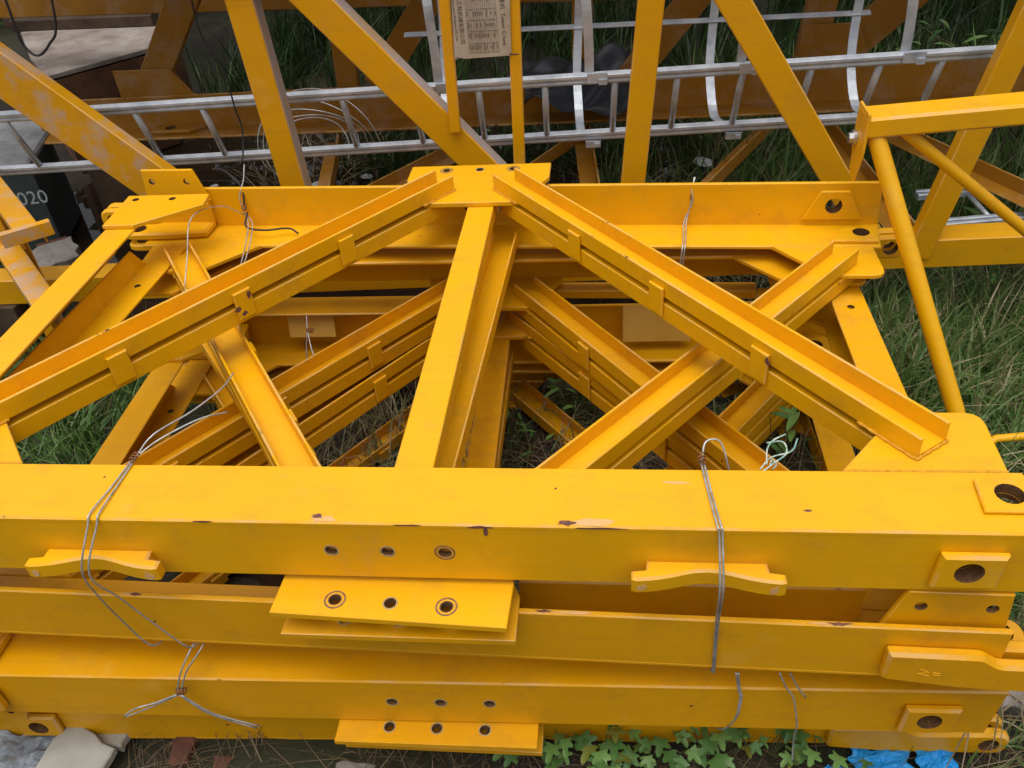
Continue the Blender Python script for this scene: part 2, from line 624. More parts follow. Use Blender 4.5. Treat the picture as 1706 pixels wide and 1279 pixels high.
def panel(flip, loc, yaw, label, mat, outer=True, saddles=False, xr=XR, detail=True, ls=0.0, bi=1.625):
    """One lattice panel: angle chord at y=0 (legs towards +y and -z), V braces to the three-hole plate."""
    o = thing('truss_panel', loc, label, 'truss panel', 'stacked lattice panels')
    o.matrix_world = Matrix.Translation(loc) @ Matrix.Rotation(yaw, 4, 'Z') @ Matrix.Diagonal((*flip, 1))
    XL = -1.20 + ls
    PAD_T, PAD_F = (xr - 0.07, 0.09), (xr - 0.152, -0.085)

    def P(name, geo, mt=mat, parent=o, smooth=False):
        g_ = G()
        for q in (geo if isinstance(geo, list) else [geo]):
            g_.add(*q)
        return g_.build(name, mt, parent, smooth)

    # chord: two legs of one rolled angle
    top = plate_geo([(XL, 0), (xr, 0), (xr - 0.02, B), (XL, B)], [circle(*PAD_T, 0.027)], T, at_z(0), 0.004)
    leg = plate_geo([(XL, -B), (xr - 0.012, -B), (xr, -0.003), (XL, -0.003)],
                    [circle(*PAD_F, 0.027)] + [circle(i * HS, -0.08, 0.0125) for i in (-1, 0, 1)], T, front_plane(0.0006), 0.003)
    chord = P('chord', [top, leg])
    # gussets welded to the chord
    gr = rounded([(0.885, B), (xr - 0.045, B), (xr - 0.038, 0.338), (1.03, 0.338)], [0, 0, 0.04, 0])
    P('gusset', plate_geo(gr, [], 0.013, at_z(-0.0012)))
    P('gusset', plate_geo(rounded([(-1.23, B), (-0.83, B), (-0.985, 0.338), (-1.21, 0.338)], [0, 0, 0.03, 0.03]), [], 0.013, at_z(-0.0012)))
    # plate with three holes where the braces meet
    ap = P('apex_plate', plate_geo([(-0.24, 1.665), (-0.24, 1.555), (-0.155, 1.375), (0.155, 1.375), (0.24, 1.555), (0.24, 1.665)],
                                   [circle(i * HS, 1.625, 0.0125) for i in (-1, 0, 1)], 0.016, at_z(0)))
    for sx in (-1, 1):
        db = (bi - 1.625) / 1.32
        a, b_ = brace_pt(sx, 0.10 + db, bi), brace_pt(sx, 1.065 + db, bi)
        if outer:
            P('brace', prism_geo(channel_profile(0.088, 0.05), (*a, 0.0006), (*b_, 0.0006), (0, 0, 1)))
        a2, b2 = brace_pt(sx, 0.12 + db, bi), brace_pt(sx, 1.045 + db, bi)
        P('brace', prism_geo(channel_profile(0.088, 0.05), (*a2, -0.0165), (*b2, -0.0165), (0, 0, -1)))
        nrm = Vector((-0.797 * sx, -0.604, 0))
        d = Vector((0.604 * sx, -0.797, 0))
        for x in (0.375, 0.595, 0.815):
            c_ = Vector((*brace_pt(sx, x + db, bi), 0)) + nrm * 0.0445
            mt_ = frame((0, 0, 0), d, (0, 0, 1))
            mt_.translation = c_ + nrm * 0.009
            z0, z1 = -0.052, (0.03 if outer else -0.008)
            w_ = 0.027
            zz = frame(c_ + (nrm * 0.009), d if sx > 0 else -d, (0, 0, 1))
            P('batten', plate_geo([(-w_, z0), (w_, z0), (w_, z1), (-w_, z1)], [], 0.009, zz, 0.0025))
    # struts square to the chord
    P('strut', prism_geo(channel_profile(0.083, 0.048, 0.006), (0.030, B - 0.004, -0.0165), (0.030, 1.50, -0.0165), (0, 0, -1)))
    P('end_strut', [plate_geo([(-1.19, B), (-1.09, B), (-1.09, 1.30), (-1.19, 1.30)], [circle(-1.14, 0.45, 0.011, 12)], 0.008, at_z(-0.015)),
                    plate_geo([(-1.27, -0.10), (-0.36, -0.10), (-0.30, -0.016), (-1.30, -0.016)], [], 0.008, frame((-1.189, 0, 0), (0, -1, 0), (0, 0, 1)))])
    P('end_plate', plate_geo([(-1.195, 1.275), (-1.09, 1.275), (-0.905, 1.415), (-0.915, 1.495), (-1.205, 1.495)],
                             [circle(-1.165, 1.463, 0.012), circle(-1.034, 1.463, 0.012)], 0.014, at_z(0)))
    # two-hole tab on the edge of the upright leg
    P('bolt_tab', plate_geo([(-1.20 + ls, -B + 0.035), (-0.965 + ls, -B + 0.035), (-1.0 + ls, -B - 0.08), (-1.19 + ls, -B - 0.08)],
                            [circle(-1.16 + ls, -B - 0.038, 0.012), circle(-1.03 + ls, -B - 0.038, 0.012)], 0.012, front_plane(T + 0.0126)))
    # pin lugs at one end, pads round the pin holes at the other
    def lug(hole):
        e_ = hole - 0.05
        out = rounded([(-0.975, -0.05), (-0.975, 0.034), (-1.12, 0.052), (e_, 0.060), (e_, -0.024), (-1.185, -0.024), (-1.15, -0.05)], [0.006, 0.006, 0, 0.041, 0.041, 0.012, 0.010], 6)
        return [(x + ls, q) for x, q in out], circle(hole + ls, 0.018, 0.025)

    for y in (-0.0286, T + 0.0006):
        o1, h1 = lug(-1.36)
        P('pin_lug', plate_geo([(x, q - 0.066) for x, q in o1], [[(x, q - 0.066) for x, q in h1]], 0.028, front_plane(y), 0.007))
    for z in (0.0286, -T - 0.0006):
        o1, h1 = lug(-1.235)
        P('pin_lug', plate_geo([(x, q + 0.075) for x, q in o1], [[(x, q + 0.075) for x, q in h1]], 0.028, at_z(z), 0.007))
    hx, hy = PAD_T
    P('pad', plate_geo([(hx - 0.057, hy - 0.044), (hx + 0.06, hy - 0.044), (hx + 0.05, hy + 0.041), (hx - 0.05, hy + 0.041)], [circle(hx, hy, 0.0265)], 0.010, at_z(0.0102), 0.003))
    P('pad', plate_geo([(hx - 0.10, hy + 0.055), (hx - 0.05, hy - 0.03), (hx + 0.045, hy - 0.03), (hx + 0.045, hy + 0.055)], [circle(hx, hy, 0.0265)], 0.012, at_z(-T - 0.0003), 0.003))
    fx, fz = PAD_F
    P('pad', plate_geo([(fx - 0.058, fz - 0.046), (fx + 0.058, fz - 0.046), (fx + 0.062, fz + 0.042), (fx - 0.054, fz + 0.042)], [circle(fx, fz, 0.0265)], 0.020, front_plane(-0.0196), 0.007))
    P('pad', plate_geo([(fx - 0.045, fz - 0.05), (fx + 0.045, fz - 0.05), (fx + 0.095, fz + 0.05), (fx - 0.095, fz + 0.05)], [circle(fx, fz, 0.0265)], 0.010, front_plane(T + 0.001), 0.004))
    # worn rims round the bolt holes
    for i, (r1, mt_) in zip((-1, 0, 1), ((0.0155, 'ring2'), (0.016, 'ring2'), (0.021 if saddles else 0.0155, 'ring' if saddles else 'ring2'))):
        P('hole_rim', [ring_geo((i * HS, 0.0006, -0.08), max(0.0125, r1 - 0.0035), r1, (0, -1, 0), 0.0005)] + ([ring_geo((i * HS, 0.0006, -0.08), 0.0125, 0.0142, (0, -1, 0), 0.0005)] if r1 > 0.018 else []), mt_, chord)
    for i, (r1, mt_) in zip((-1, 0, 1), ((0.0225, 'ring'), (0.0155, 'ring2'), (0.0225, 'ring')) if mat == 'paint' else ((0.0155, 'ring2'),) * 3):
        for z, s_ in ((0, 1), (-0.016, -1)):
            P('hole_rim', [ring_geo((i * HS, 1.625, z), max(0.0125, r1 - 0.004), r1, (0, 0, s_), 0.0005)] + ([ring_geo((i * HS, 1.625, z), 0.0125, 0.0145, (0, 0, s_), 0.0005)] if r1 > 0.018 else []), mt_, ap)
    # weld beads
    if detail:
        for x0, x1 in ((0.885, xr - 0.045), (-1.2, -0.83)):
            pts = [(x0 + (x1 - x0) * k / 40, B + 0.0005 * math.sin(k * 2.4), -0.0016) for k in range(41)]
            P('weld_seam', tube_geo(pts, 0.0026, 6), 'weld', o, True)
    if detail and outer:
        for sx in (-1, 1):
            db = (bi - 1.625) / 1.32
            d = Vector((0.604 * sx, -0.797, 0))
            n_ = Vector((-0.797 * sx, -0.604, 0))
            for x, sg_ in ((1.065 + db, -1), (0.10 + db, 1)):
                e_ = Vector((*brace_pt(sx, x, bi), 0.0015))
                path = [e_ + n_ * 0.046 + d * sg_ * (0.14 - 0.14 * k / 14) for k in range(15)] + [e_ + n_ * (0.046 - 0.092 * k / 10) - d * sg_ * 0.002 for k in range(11)] + [e_ - n_ * 0.046 + d * sg_ * 0.14 * k / 14 for k in range(15)]
                P('weld_seam', tube_geo(path, [0.0034 + 0.0011 * math.sin(2.1 * k) for k in range(len(path))], 6), 'weld', o, True)
    # saddle blocks on the upright leg
    if saddles:
        for cx_ in (-0.607, 0.617):
            prof = [(-0.112, 0.0), (0.112, 0.0), (0.114, 0.022), (0.142, 0.026), (0.142, 0.046)]
            for k in range(13):
                u = -1 + 2 * k / 12
                prof.append((-0.132 * u, 0.050 - 0.026 * math.exp(-(u * 1.75) ** 2)))
            prof += [(-0.142, 0.046), (-0.142, 0.026), (-0.114, 0.022)]
            zz = frame((cx_, 0.0, -0.088), (1, 0, 0), (0, -1, 0))
            zz = Matrix.Translation((cx_, 0.0004, -0.088)) @ Matrix.Diagonal((1, -1, 1, 1))
            v_, f_, e_, w_ = plate_geo(prof, [], 0.042, zz, 0.005)
            P('saddle_block', (v_, [q[::-1] for q in f_], e_))
    return o


pA = panel((1, 1, 1), (0, 0, 0), 0.0, 'topmost lattice panel, chord along the near edge carrying two curved saddle blocks', 'paint', saddles=True)
pB = panel((1, -1, -1), (0.072, 1.572, -0.19), -0.044, 'second panel from top, upright far chord, three-hole plate jutting out under the near chord', 'paint', ls=-0.07, bi=1.68)
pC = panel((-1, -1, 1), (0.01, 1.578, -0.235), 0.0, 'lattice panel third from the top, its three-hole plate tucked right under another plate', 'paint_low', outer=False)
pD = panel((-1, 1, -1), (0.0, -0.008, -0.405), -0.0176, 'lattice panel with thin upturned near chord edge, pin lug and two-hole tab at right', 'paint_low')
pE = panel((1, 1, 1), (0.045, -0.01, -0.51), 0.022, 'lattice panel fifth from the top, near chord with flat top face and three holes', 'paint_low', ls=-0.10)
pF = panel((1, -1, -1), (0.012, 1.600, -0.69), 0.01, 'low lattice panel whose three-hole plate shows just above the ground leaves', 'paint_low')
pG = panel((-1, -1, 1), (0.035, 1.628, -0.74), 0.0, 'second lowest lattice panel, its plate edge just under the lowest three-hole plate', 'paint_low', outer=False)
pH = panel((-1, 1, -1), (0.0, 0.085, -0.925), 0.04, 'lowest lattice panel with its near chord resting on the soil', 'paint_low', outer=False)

# pale stiffener plates and loose bars seen in the gap between the braces
for x, w_, z0, z1 in ((0.594, 0.122, -0.065, -0.205), (-0.69, 0.09, -0.10, -0.19)):
    G().add(*plate_geo([(x - w_, z0), (x + w_, z0), (x + w_, z1), (x - w_, z1)], [], 0.008, frame((0, 0.125, 0), (1, 0, 0), (0, 0.28, 1)), 0.002)).build('stiffener_plate', 'pale_plate', pF)
for p0, p1, prof, lab in (((0.19, 1.56, -0.425), (0.95, 1.555, -0.435), [(-0.03, 0), (0.03, 0), (0.03, -0.035), (-0.03, -0.035)], 'loose flat bar between the lower panels, right of the central struts'),
                          ((-1.0, 1.53, -0.475), (-0.18, 1.53, -0.475), [(-0.06, 0), (0.06, 0), (0.06, -0.01), (-0.05, -0.01), (-0.05, -0.06), (-0.06, -0.06)], 'loose angle bar between the lower panels, left of the central struts')):
    mid = (Vector(p0) + Vector(p1)) / 2
    ob = G().add(*prism_geo(prof, Vector(p0) - mid, Vector(p1) - mid, (0, 0, 1), 0.004)).build('loose_bar', 'paint_low')
    ob.location = mid
    tag(ob, lab, 'steel bar', 'loose bars between the panels')
G().add(*tube_geo([(-0.012, 0.014, -0.085), (-0.012, 0.036, -0.085)], 0.012, 6)).build('bolt', 'bolt', pB)

ob = G().add(*prism_geo([(-0.035, -0.06), (0.035, -0.06), (0.035, 0.03), (0.018, 0.036), (0.018, 0.06), (-0.035, 0.06)], (0.36, 0, 0), (-0.36, 0, 0), (0, 0, 1), 0.004)).build('loose_bar', 'paint_low')
ob.location = (0.60, 0.122, -0.327)
tag(ob, 'stepped yellow bar lying in the gap under the top near chord at right', 'steel bar', 'loose bars between the panels')

# number tag welded near the apex of the panel with the upturned near chord
tg = G().add(*plate_geo([(-0.03, -0.008), (0.065, -0.008), (0.065, 0.034), (-0.03, 0.034)], [], 0.003, XY, 0.0008)).build('number_tag', 'paint_low', pD)
tg_m = Matrix.Translation((0.13, 1.335, -0.03)) @ Matrix.Rotation(R(-90), 4, 'Z') @ Matrix.Rotation(R(180), 4, 'X')
tg.matrix_local = tg_m
link('tag_lettering', text_mesh('T0001', 0.028, Matrix.Translation((-0.026, 0.004, 0.0004))), 'bore', tg)

# casting mark on the pin lug, a few raised strokes
mk = G()
for (x0, z0), (x1, z1) in (((0, 0.010), (0.022, 0.006)), ((0.022, 0.006), (0.002, 0.0)), ((0.002, 0.0), (0.020, -0.010)), ((-0.02, 0.008), (-0.006, 0.006)), ((-0.02, 0.002), (-0.006, -0.001))):
    mk.add(*tube_geo([(x0, 0, z0), (x1, 0, z1)], 0.0014, 5))
mk = mk.build('casting_mark', 'paint_low', pD)
mk.location = (-1.06, -0.0288, -0.065)

# scrapes in the topmost chord
for i, (x, y, sx, sy, mt_) in enumerate([(-0.118, 0.010, 0.03, 0.010, 'scuff'), (-0.13, 0.016, 0.012, 0.007, 'chip'), (0.40, 0.012, 0.055, 0.011, 'scuff'), (0.355, 0.009, 0.018, 0.007, 'chip'),
                                         (0.80, 0.050, 0.009, 0.003, 'chip'), (-0.62, 0.118, 0.003, 0.003, 'chip'), (0.33, 0.10, 0.003, 0.003, 'chip'), (0.56, 0.12, 0.03, 0.004, 'scuff')]):
    pts = []
    for k in range(14):
        a = 2 * math.pi * k / 14
        q = random.uniform(0.6, 1.15)
        pts.append((x + sx * q * math.cos(a), y + sy * q * math.sin(a)))
    G().add(*plate_geo(pts, [], 0.0006, at_z(0.0005 + 0.0002 * (i % 2)), 0.0001)).build('paint_scrape', mt_, pA)
for x, z, sx, sz in ((0.20, -0.02, 0.006, 0.014), (0.19, -0.006, 0.03, 0.004), (0.42, -0.004, 0.05, 0.003), (-0.36, -0.003, 0.02, 0.003), (0.05, -0.004, 0.03, 0.0025)):
    pts = [(x + sx * random.uniform(0.6, 1.1) * math.cos(2 * math.pi * k / 12), z + sz * random.uniform(0.6, 1.1) * math.sin(2 * math.pi * k / 12)) for k in range(12)]
    G().add(*plate_geo(pts, [], 0.0006, front_plane(-0.0004), 0.0001)).build('paint_scrape', 'chip', pA)

for X, ln, mt_, zo in ((-0.60, 0.03, 'scuff', 0), (-0.59, 0.018, 'chip', 1), (0.30, 0.02, 'chip', 1), (0.36, 0.05, 'scuff', 0), (0.86, 0.05, 'scuff', 0), (0.88, 0.030, 'chip', 1), (0.10, 0.03, 'scuff', 0)):
    pts = [(-X + ln * math.cos(2 * math.pi * k / 16) * random.uniform(0.55, 1.1), 0.0062 + 0.005 * math.sin(2 * math.pi * k / 16) * random.uniform(0.3, 1.0)) for k in range(16)]
    G().add(*plate_geo(pts, [], 0.0006, Matrix.Translation((0, 0, -B - 0.0002 - 0.0002 * zo)), 0.0001)).build('paint_scrape', mt_, pD)
for x, dz in ((-0.585, 0.01), (-0.61, -0.015), (-0.60, -0.035), (0.83, 0.015)):           # chipped battens
    sx = -1 if x < 0 else 1
    c_ = Vector((*brace_pt(sx, abs(x)), dz)) + Vector((-0.797 * sx, -0.604, 0)) * 0.0537
    d = Vector((0.604 * sx, -0.797, 0))
    pts = [(0.010 * random.uniform(0.4, 1.2) * math.cos(2 * math.pi * k / 10), 0.012 * random.uniform(0.4, 1.2) * math.sin(2 * math.pi * k / 10)) for k in range(10)]
    G().add(*plate_geo(pts, [], 0.0006, frame(c_, d if sx > 0 else -d, (0, 0, 1)), 0.0001)).build('paint_scrape', 'chip', pA)
for cx_ in (-0.607, 0.617):
    for q in (-0.124, 0.120):
        pts = [(cx_ + q + 0.013 * random.uniform(0.4, 1.1) * math.cos(2 * math.pi * k / 11), -0.112 + 0.013 * random.uniform(0.4, 1.1) * math.sin(2 * math.pi * k / 11)) for k in range(11)]
        G().add(*plate_geo(pts, [], 0.0006, front_plane(-0.0484), 0.0001)).build('paint_scrape', 'scuff', pA)

# ------------------------------------------------------------------ lattice mast section lying behind the stack
ms = thing('mast_section', (0, 2.6, GZ), 'large yellow lattice mast section lying behind the stack, holding the ladder', 'mast section')
OFF = Matrix.Translation((0, -2.6, -GZ))


def mpart(name, geo, mt='paint_rear', parent=ms, smooth=False):
    g_ = G()
    for q in (geo if isinstance(geo, list) else [geo]):
        g_.add(*q)
    ob = g_.build(name, mt, parent, smooth)
    if parent is ms:
        ob.matrix_local = OFF
    return ob


def facebar(name, x0, z0, x1, z1, wd, dp, y=1.9, mt='paint_rear'):
    return mpart(name, prism_geo([(-wd / 2, 0), (wd / 2, 0), (wd / 2, dp), (-wd / 2, dp)], (x0, y, z0), (x1, y, z1), (0, 1, 0), 0.004), mt)


NEAR = 1.90
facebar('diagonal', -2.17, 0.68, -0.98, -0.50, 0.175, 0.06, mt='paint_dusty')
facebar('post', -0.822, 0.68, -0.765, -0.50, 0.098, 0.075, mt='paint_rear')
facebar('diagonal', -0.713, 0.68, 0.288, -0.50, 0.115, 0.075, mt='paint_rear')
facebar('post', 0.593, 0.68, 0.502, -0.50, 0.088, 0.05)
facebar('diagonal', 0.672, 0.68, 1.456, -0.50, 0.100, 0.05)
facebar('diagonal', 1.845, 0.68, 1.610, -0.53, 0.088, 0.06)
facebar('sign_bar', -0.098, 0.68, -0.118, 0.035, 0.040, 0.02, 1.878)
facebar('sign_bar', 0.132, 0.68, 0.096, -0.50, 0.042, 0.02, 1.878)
# pale dusty top faces of the slanting members
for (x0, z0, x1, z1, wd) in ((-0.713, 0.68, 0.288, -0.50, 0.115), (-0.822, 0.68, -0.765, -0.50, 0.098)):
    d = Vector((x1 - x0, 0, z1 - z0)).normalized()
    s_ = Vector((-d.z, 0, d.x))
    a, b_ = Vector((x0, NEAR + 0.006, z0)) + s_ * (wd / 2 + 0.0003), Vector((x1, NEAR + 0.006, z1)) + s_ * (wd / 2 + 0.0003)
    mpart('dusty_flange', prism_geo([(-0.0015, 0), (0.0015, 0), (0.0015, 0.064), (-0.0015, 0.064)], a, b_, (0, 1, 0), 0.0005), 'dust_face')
# chords
mpart('chord', prism_geo([(0, 0), (0, -0.12), (0.012, -0.12), (0.012, -0.012), (0.12, -0.012), (0.12, 0)], (2.7, 1.907, -0.43), (-2.5, 1.907, -0.58), (0, 0, 1), 0.004))
mpart('chord', prism_geo([(0, 0), (0, -0.12), (0.012, -0.12), (0.012, -0.012), (0.12, -0.012), (0.12, 0)], (2.7, 1.885, 0.79), (-2.5, 1.885, 0.79), (0, 0, 1), 0.004))
mpart('gusset', plate_geo([(-0.90, 0.545), (-0.60, 0.545), (-0.66, 0.75), (-0.9, 0.75)], [], 0.012, front_plane(1.885)))
mpart('chord', prism_geo([(0, 0), (0, 0.19), (0.013, 0.19), (0.013, 0.013), (0.15, 0.013), (0.15, 0)], (-2.7, 3.30, -0.45), (3.3, 3.30, -0.42), (0, 0, 1), 0.004), 'paint_old_shaded')
mpart('chord', prism_geo(box_profile(0.15, 0.15), (-2.7, 3.36, 0.80), (3.3, 3.36, 0.80), (0, 0, 1), 0.006), 'paint_old_shaded')
mpart('pad', plate_geo([(-2.02, 3.19), (-1.80, 3.19), (-1.72, 3.28), (-2.02, 3.28)], [circle(-1.92, 3.235, 0.03)], 0.02, at_z(-0.41), 0.004), 'paint_old_shaded')
# far face
for x0, z0, x1, z1, wd in ((-1.45, 0.55, -2.05, -0.27, 0.15), (-0.20, 0.45, -0.78, -0.27, 0.14), (-0.90, 0.8, -0.93, -0.27, 0.11), (0.33, 0.8, 0.30, -0.27, 0.10), (1.30, 0.64, 0.55, -0.28, 0.14),
                           (1.52, 0.8, 1.42, -0.27, 0.14), (2.45, 0.63, 1.56, -0.22, 0.16), (2.95, 0.8, 2.9, -0.27, 0.12)):
    facebar('far_bar', x0, z0, x1, z1, wd, 0.06, 3.33, 'paint_old_shaded')
mpart('gusset', plate_geo([(1.36, -0.27), (1.36, -0.05), (1.62, -0.05), (1.72, -0.27)], [], 0.014, front_plane(3.30)), 'paint_old_shaded')
mpart('gusset', plate_geo([(-2.18, -0.27), (-2.18, -0.12), (-1.86, -0.12), (-1.76, -0.27)], [], 0.014, front_plane(3.30)), 'paint_old_shaded')
# bottom face bars, near chord to far chord
for (x0, y0), (x1, y1) in (((-0.98, 3.22), (-0.78, 2.02)), ((-1.0, 2.05), (-0.3, 3.2)), ((0.34, 3.22), (0.44, 2.02)), ((0.34, 3.2), (-0.35, 2.05)), ((1.28, 3.22), (0.62, 2.05)), ((1.52, 3.22), (1.66, 2.02)), ((1.75, 3.2), (2.4, 2.05))):
    mpart('bottom_bar', prism_geo([(0, 0), (0, 0.07), (0.008, 0.07), (0.008, 0.008), (0.085, 0.008), (0.085, 0)], (x0, y0, -0.52), (x1, y1, -0.56), (0, 0, 1), 0.003), 'paint_old_shaded')
for x, y, zt in ((-2.3, 1.98, -0.694), (2.5, 1.98, -0.557), (-2.3, 3.24, -0.452), (3.0, 3.24, -0.426)):
    mpart('support_block', box_geo((x, y, (zt + GZ - 0.08) / 2), (0.25, 0.2, zt - GZ + 0.08)), 'timber')

# name plate wired to the two bars
sg = mpart('name_plate', plate_geo(rounded([(-0.088, 0.295), (0.108, 0.300), (0.120, 0.61), (-0.072, 0.61)], 0.006, 3), [], 0.003, front_plane(1.868), 0.0008), 'plate')
tag(sg, 'faded metal name plate with Chinese lettering and the words Tower Crane')
SGM = frame((0, 1.8672, 0), (-0.03, 0, -1), (1, 0, -0.03))      # text runs downwards


def sign_text(txt, size, x, ztop):
    lt = link('lettering', text_mesh(txt, size, frame((x, 1.8676, ztop), (0.0, 0, -1), (1, 0, 0.0))), 'ink', sg)
    return lt


sign_text('塔式起重机  Tower Crane', 0.019, 0.082, 0.545)
sign_text('徐州建机工程机械有限公司', 0.0175, -0.060, 0.555)
sign_text('Xuzhou Jianji Construction Machinery CO.,LTD', 0.0105, -0.076, 0.560)
gl = G()
for k in range(15):
    x = -0.034 + k * 0.0072
    gl.add(*box_geo((x, 1.8671, 0.435), (0.0007, 0.0008, 0.24)))
for z in (0.555, 0.52, 0.455, 0.42, 0.385, 0.345, 0.315):
    gl.add(*box_geo((0.0164, 1.8671, z), (0.1008, 0.0008, 0.0007)))
gl.build('table_lines', 'ink', sg)['kind'] = 'stuff'
gl = G()
for k in range(14):
    for z0 in (0.535, 0.49, 0.44, 0.404, 0.37, 0.332):
        if random.random() < 0.75:
            h = random.uniform(0.008, 0.022)
            gl.add(*box_geo((-0.0304 + k * 0.0072, 1.8671, z0), (0.0022, 0.0006, h)))
gl.build('table_entries', 'ink', sg)['kind'] = 'stuff'
for x, z in ((-0.080, 0.302), (0.102, 0.308)):
    mpart('plate_tie', tube_geo([(x, 1.862, z), (x + 0.012, 1.866, z - 0.004), (x + 0.03, 1.873, z - 0.006)], 0.0022, 5), 'cable', sg)

# ------------------------------------------------------------------ ladder with safety hoops inside the mast section
RAIL = [(-0.012, -0.020), (0.012, -0.020), (0.016, -0.010), (0.010, -0.001), (0.016, 0.009), (0.011, 0.020), (-0.011, 0.020), (-0.016, 0.009), (-0.010, -0.001), (-0.016, -0.010)]
la = thing('ladder', (0, 2.15, 0), 'long galvanised ladder with round safety hoops lying across the rear lattice section', 'ladder')


def lpart(name, geo, parent=la, mt='galv', smooth=False):
    g_ = G()
    for q in (geo if isinstance(geo, list) else [geo]):
        g_.add(*q)
    ob = g_.build(name, mt, parent, smooth)
    if parent is la:
        ob.location = (0, -2.15, 0)
    return ob


def top_at(x):
    return Vector((x, 2.10, 0.128 + 0.024 * x))


def bot_at(x):
    return Vector((x, 2.22, -0.137 + 0.028 * x))


lpart('rail', prism_geo(RAIL, top_at(-2.45), top_at(1.79), (0, -0.4, 1), 0.002))
lpart('rail', prism_geo(RAIL, bot_at(-2.5), bot_at(1.75), (0, -0.4, 1), 0.002))
for x in (-2.28, -2.0, -1.72, -1.44, -1.155, -0.87, -0.585, -0.305, -0.052, 0.20, 0.46, 0.688, 0.922, 1.162, 1.40, 1.61):
    lpart('rung', tube_geo([top_at(x), bot_at(x - 0.01)], 0.0125, 10), smooth=True)


def strip_geo(path, wd, th, side):
    path = [Vector(q) for q in path]
    V, F = [], []
    s_ = Vector(side).normalized()
    for i, q in enumerate(path):
        d = (path[min(i + 1, len(path) - 1)] - path[max(i - 1, 0)]).normalized()
        n_ = d.cross(s_).normalized()
        for a, b_ in ((-1, -1), (1, -1), (1, 1), (-1, 1)):
            V.append(q + s_ * (a * wd / 2) + n_ * (b_ * th / 2))
    for i in range(len(path) - 1):
        for k in range(4):
            F.append((i * 4 + k, i * 4 + (k + 1) % 4, i * 4 + 4 + (k + 1) % 4, i * 4 + 4 + k))
    F += [(3, 2, 1, 0), tuple(range(len(path) * 4 - 4, len(path) * 4))]
    return V, F


for x in (-0.22, 0.345, 0.89, 1.45):
    t0, b0 = top_at(x), bot_at(x - 0.02)
    pts = [t0 + Vector((0.02, 0.0, 0.02)), Vector((x + 0.02, 2.10, 0.26)), Vector((x + 0.01, 2.12, 0.45)), Vector((x, 2.22, 0.60)), Vector((x - 0.01, 2.42, 0.62)), Vector((x - 0.02, 2.57, 0.46)),
           Vector((x - 0.03, 2.60, 0.22)), Vector((x - 0.04, 2.54, 0.02)), Vector((x - 0.03, 2.40, -0.12)), b0 + Vector((0.0, 0.02, 0.01))]
    h = lpart('safety_hoop', strip_geo(spline(pts, 5), 0.034, 0.005, (1, 0, 0)))
    lpart('clamp', [box_geo(t0 + Vector((0.05, -0.022, 0.006)), (0.075, 0.010, 0.035)), box_geo(t0 + Vector((0.07, -0.03, -0.005)), (0.03, 0.012, 0.02))], h)
    lpart('clamp', [box_geo(b0 + Vector((0.05, -0.02, -0.03)), (0.06, 0.012, 0.025)), box_geo(b0 + Vector((0.065, -0.028, -0.03)), (0.02, 0.02, 0.014))], h)
lpart('cage_bar', prism_geo(box_profile(0.026, 0.006), (-0.42, 2.598, 0.185), (1.47, 2.598, 0.185), (0, -0.5, 1), 0.001))

lb = thing('ladder', (2.0, 2.45, -0.6), 'second galvanised ladder lying low in the grass behind the yellow handrail', 'ladder')
for (x0, y0, z0), (x1, y1, z1) in (((1.80, 2.56, -0.60), (3.4, 2.74, -0.60)), ((1.68, 2.26, -0.60), (3.4, 2.50, -0.60))):
    for dy in (0, 0.035):
        lpart('rail', prism_geo(box_profile(0.022, 0.03), (x0 - 2.0, y0 + dy - 2.45, z0 + 0.6), (x1 - 2.0, y1 + dy - 2.45, z1 + 0.6), (0, 0, 1), 0.004), lb)
for x in (2.02, 2.30, 2.58, 2.86):
    lpart('rung', tube_geo([(x - 2.0, 0.17, -0.005), (x - 2.0 + 0.02, -0.12, -0.005)], 0.011, 8), lb, smooth=True)
lpart('safety_hoop', strip_geo(spline([(0.02, 0.17, 0.0), (0.0, 0.2, 0.1), (0.05, 0.26, 0.28), (0.12, 0.36, 0.44)], 5), 0.034, 0.005, (1, 0, 0)), lb)

# ------------------------------------------------------------------ handrail frame at the right
hr = thing('handrail_frame', (1.625, 0.82, GZ), 'yellow handrail frame of one box beam and round tubes right of the stack', 'handrail')
HO = Matrix.Translation((-1.625, -0.82, -GZ))


def hpart(name, geo, mt='paint', parent=hr, smooth=False):
    g_ = G()
    for q in (geo if isinstance(geo, list) else [geo]):
        g_.add(*q)
    ob = g_.build(name, mt, parent, smooth)
    if parent is hr:
        ob.matrix_local = HO
    return ob


hpart('box_beam', prism_geo(box_profile(0.105, 0.062), (1.165, 1.40, 0.206), (2.05, 1.42, 0.252), (0, 0, 1), 0.008))
ep = hpart('end_plate', plate_geo(rounded([(-1.345, 0.252), (-1.458, 0.252), (-1.462, 0.16), (-1.44, 0.03), (-1.385, 0.03), (-1.345, 0.13)], [0.008, 0.008, 0.02, 0.01, 0.01, 0.02], 4),
                                  [circle(-1.42, 0.215, 0.011)], 0.008, frame((1.164, 0, 0), (0, -1, 0), (0, 0, 1)) @ Matrix.Diagonal((1, 1, 1, 1)), 0.002))
hpart('bolt', [tube_geo([(1.163, 1.43, 0.150), (1.142, 1.43, 0.150)], 0.0165, 6), tube_geo([(1.163, 1.43, 0.150), (1.152, 1.43, 0.150)], 0.022, 16)], 'bolt')
hpart('tube_leg', tube_geo([(1.20, 1.385, 0.185), (1.38, 1.145, -0.29), (1.635, 0.806, GZ - 0.03)], 0.0255, 20, False), smooth=True)
hpart('tube_brace', tube_geo([(1.275, 1.39, 0.19), (1.69, 1.385, -0.135), (2.6, 1.37, -0.86)], 0.0175, 18, False), smooth=True)
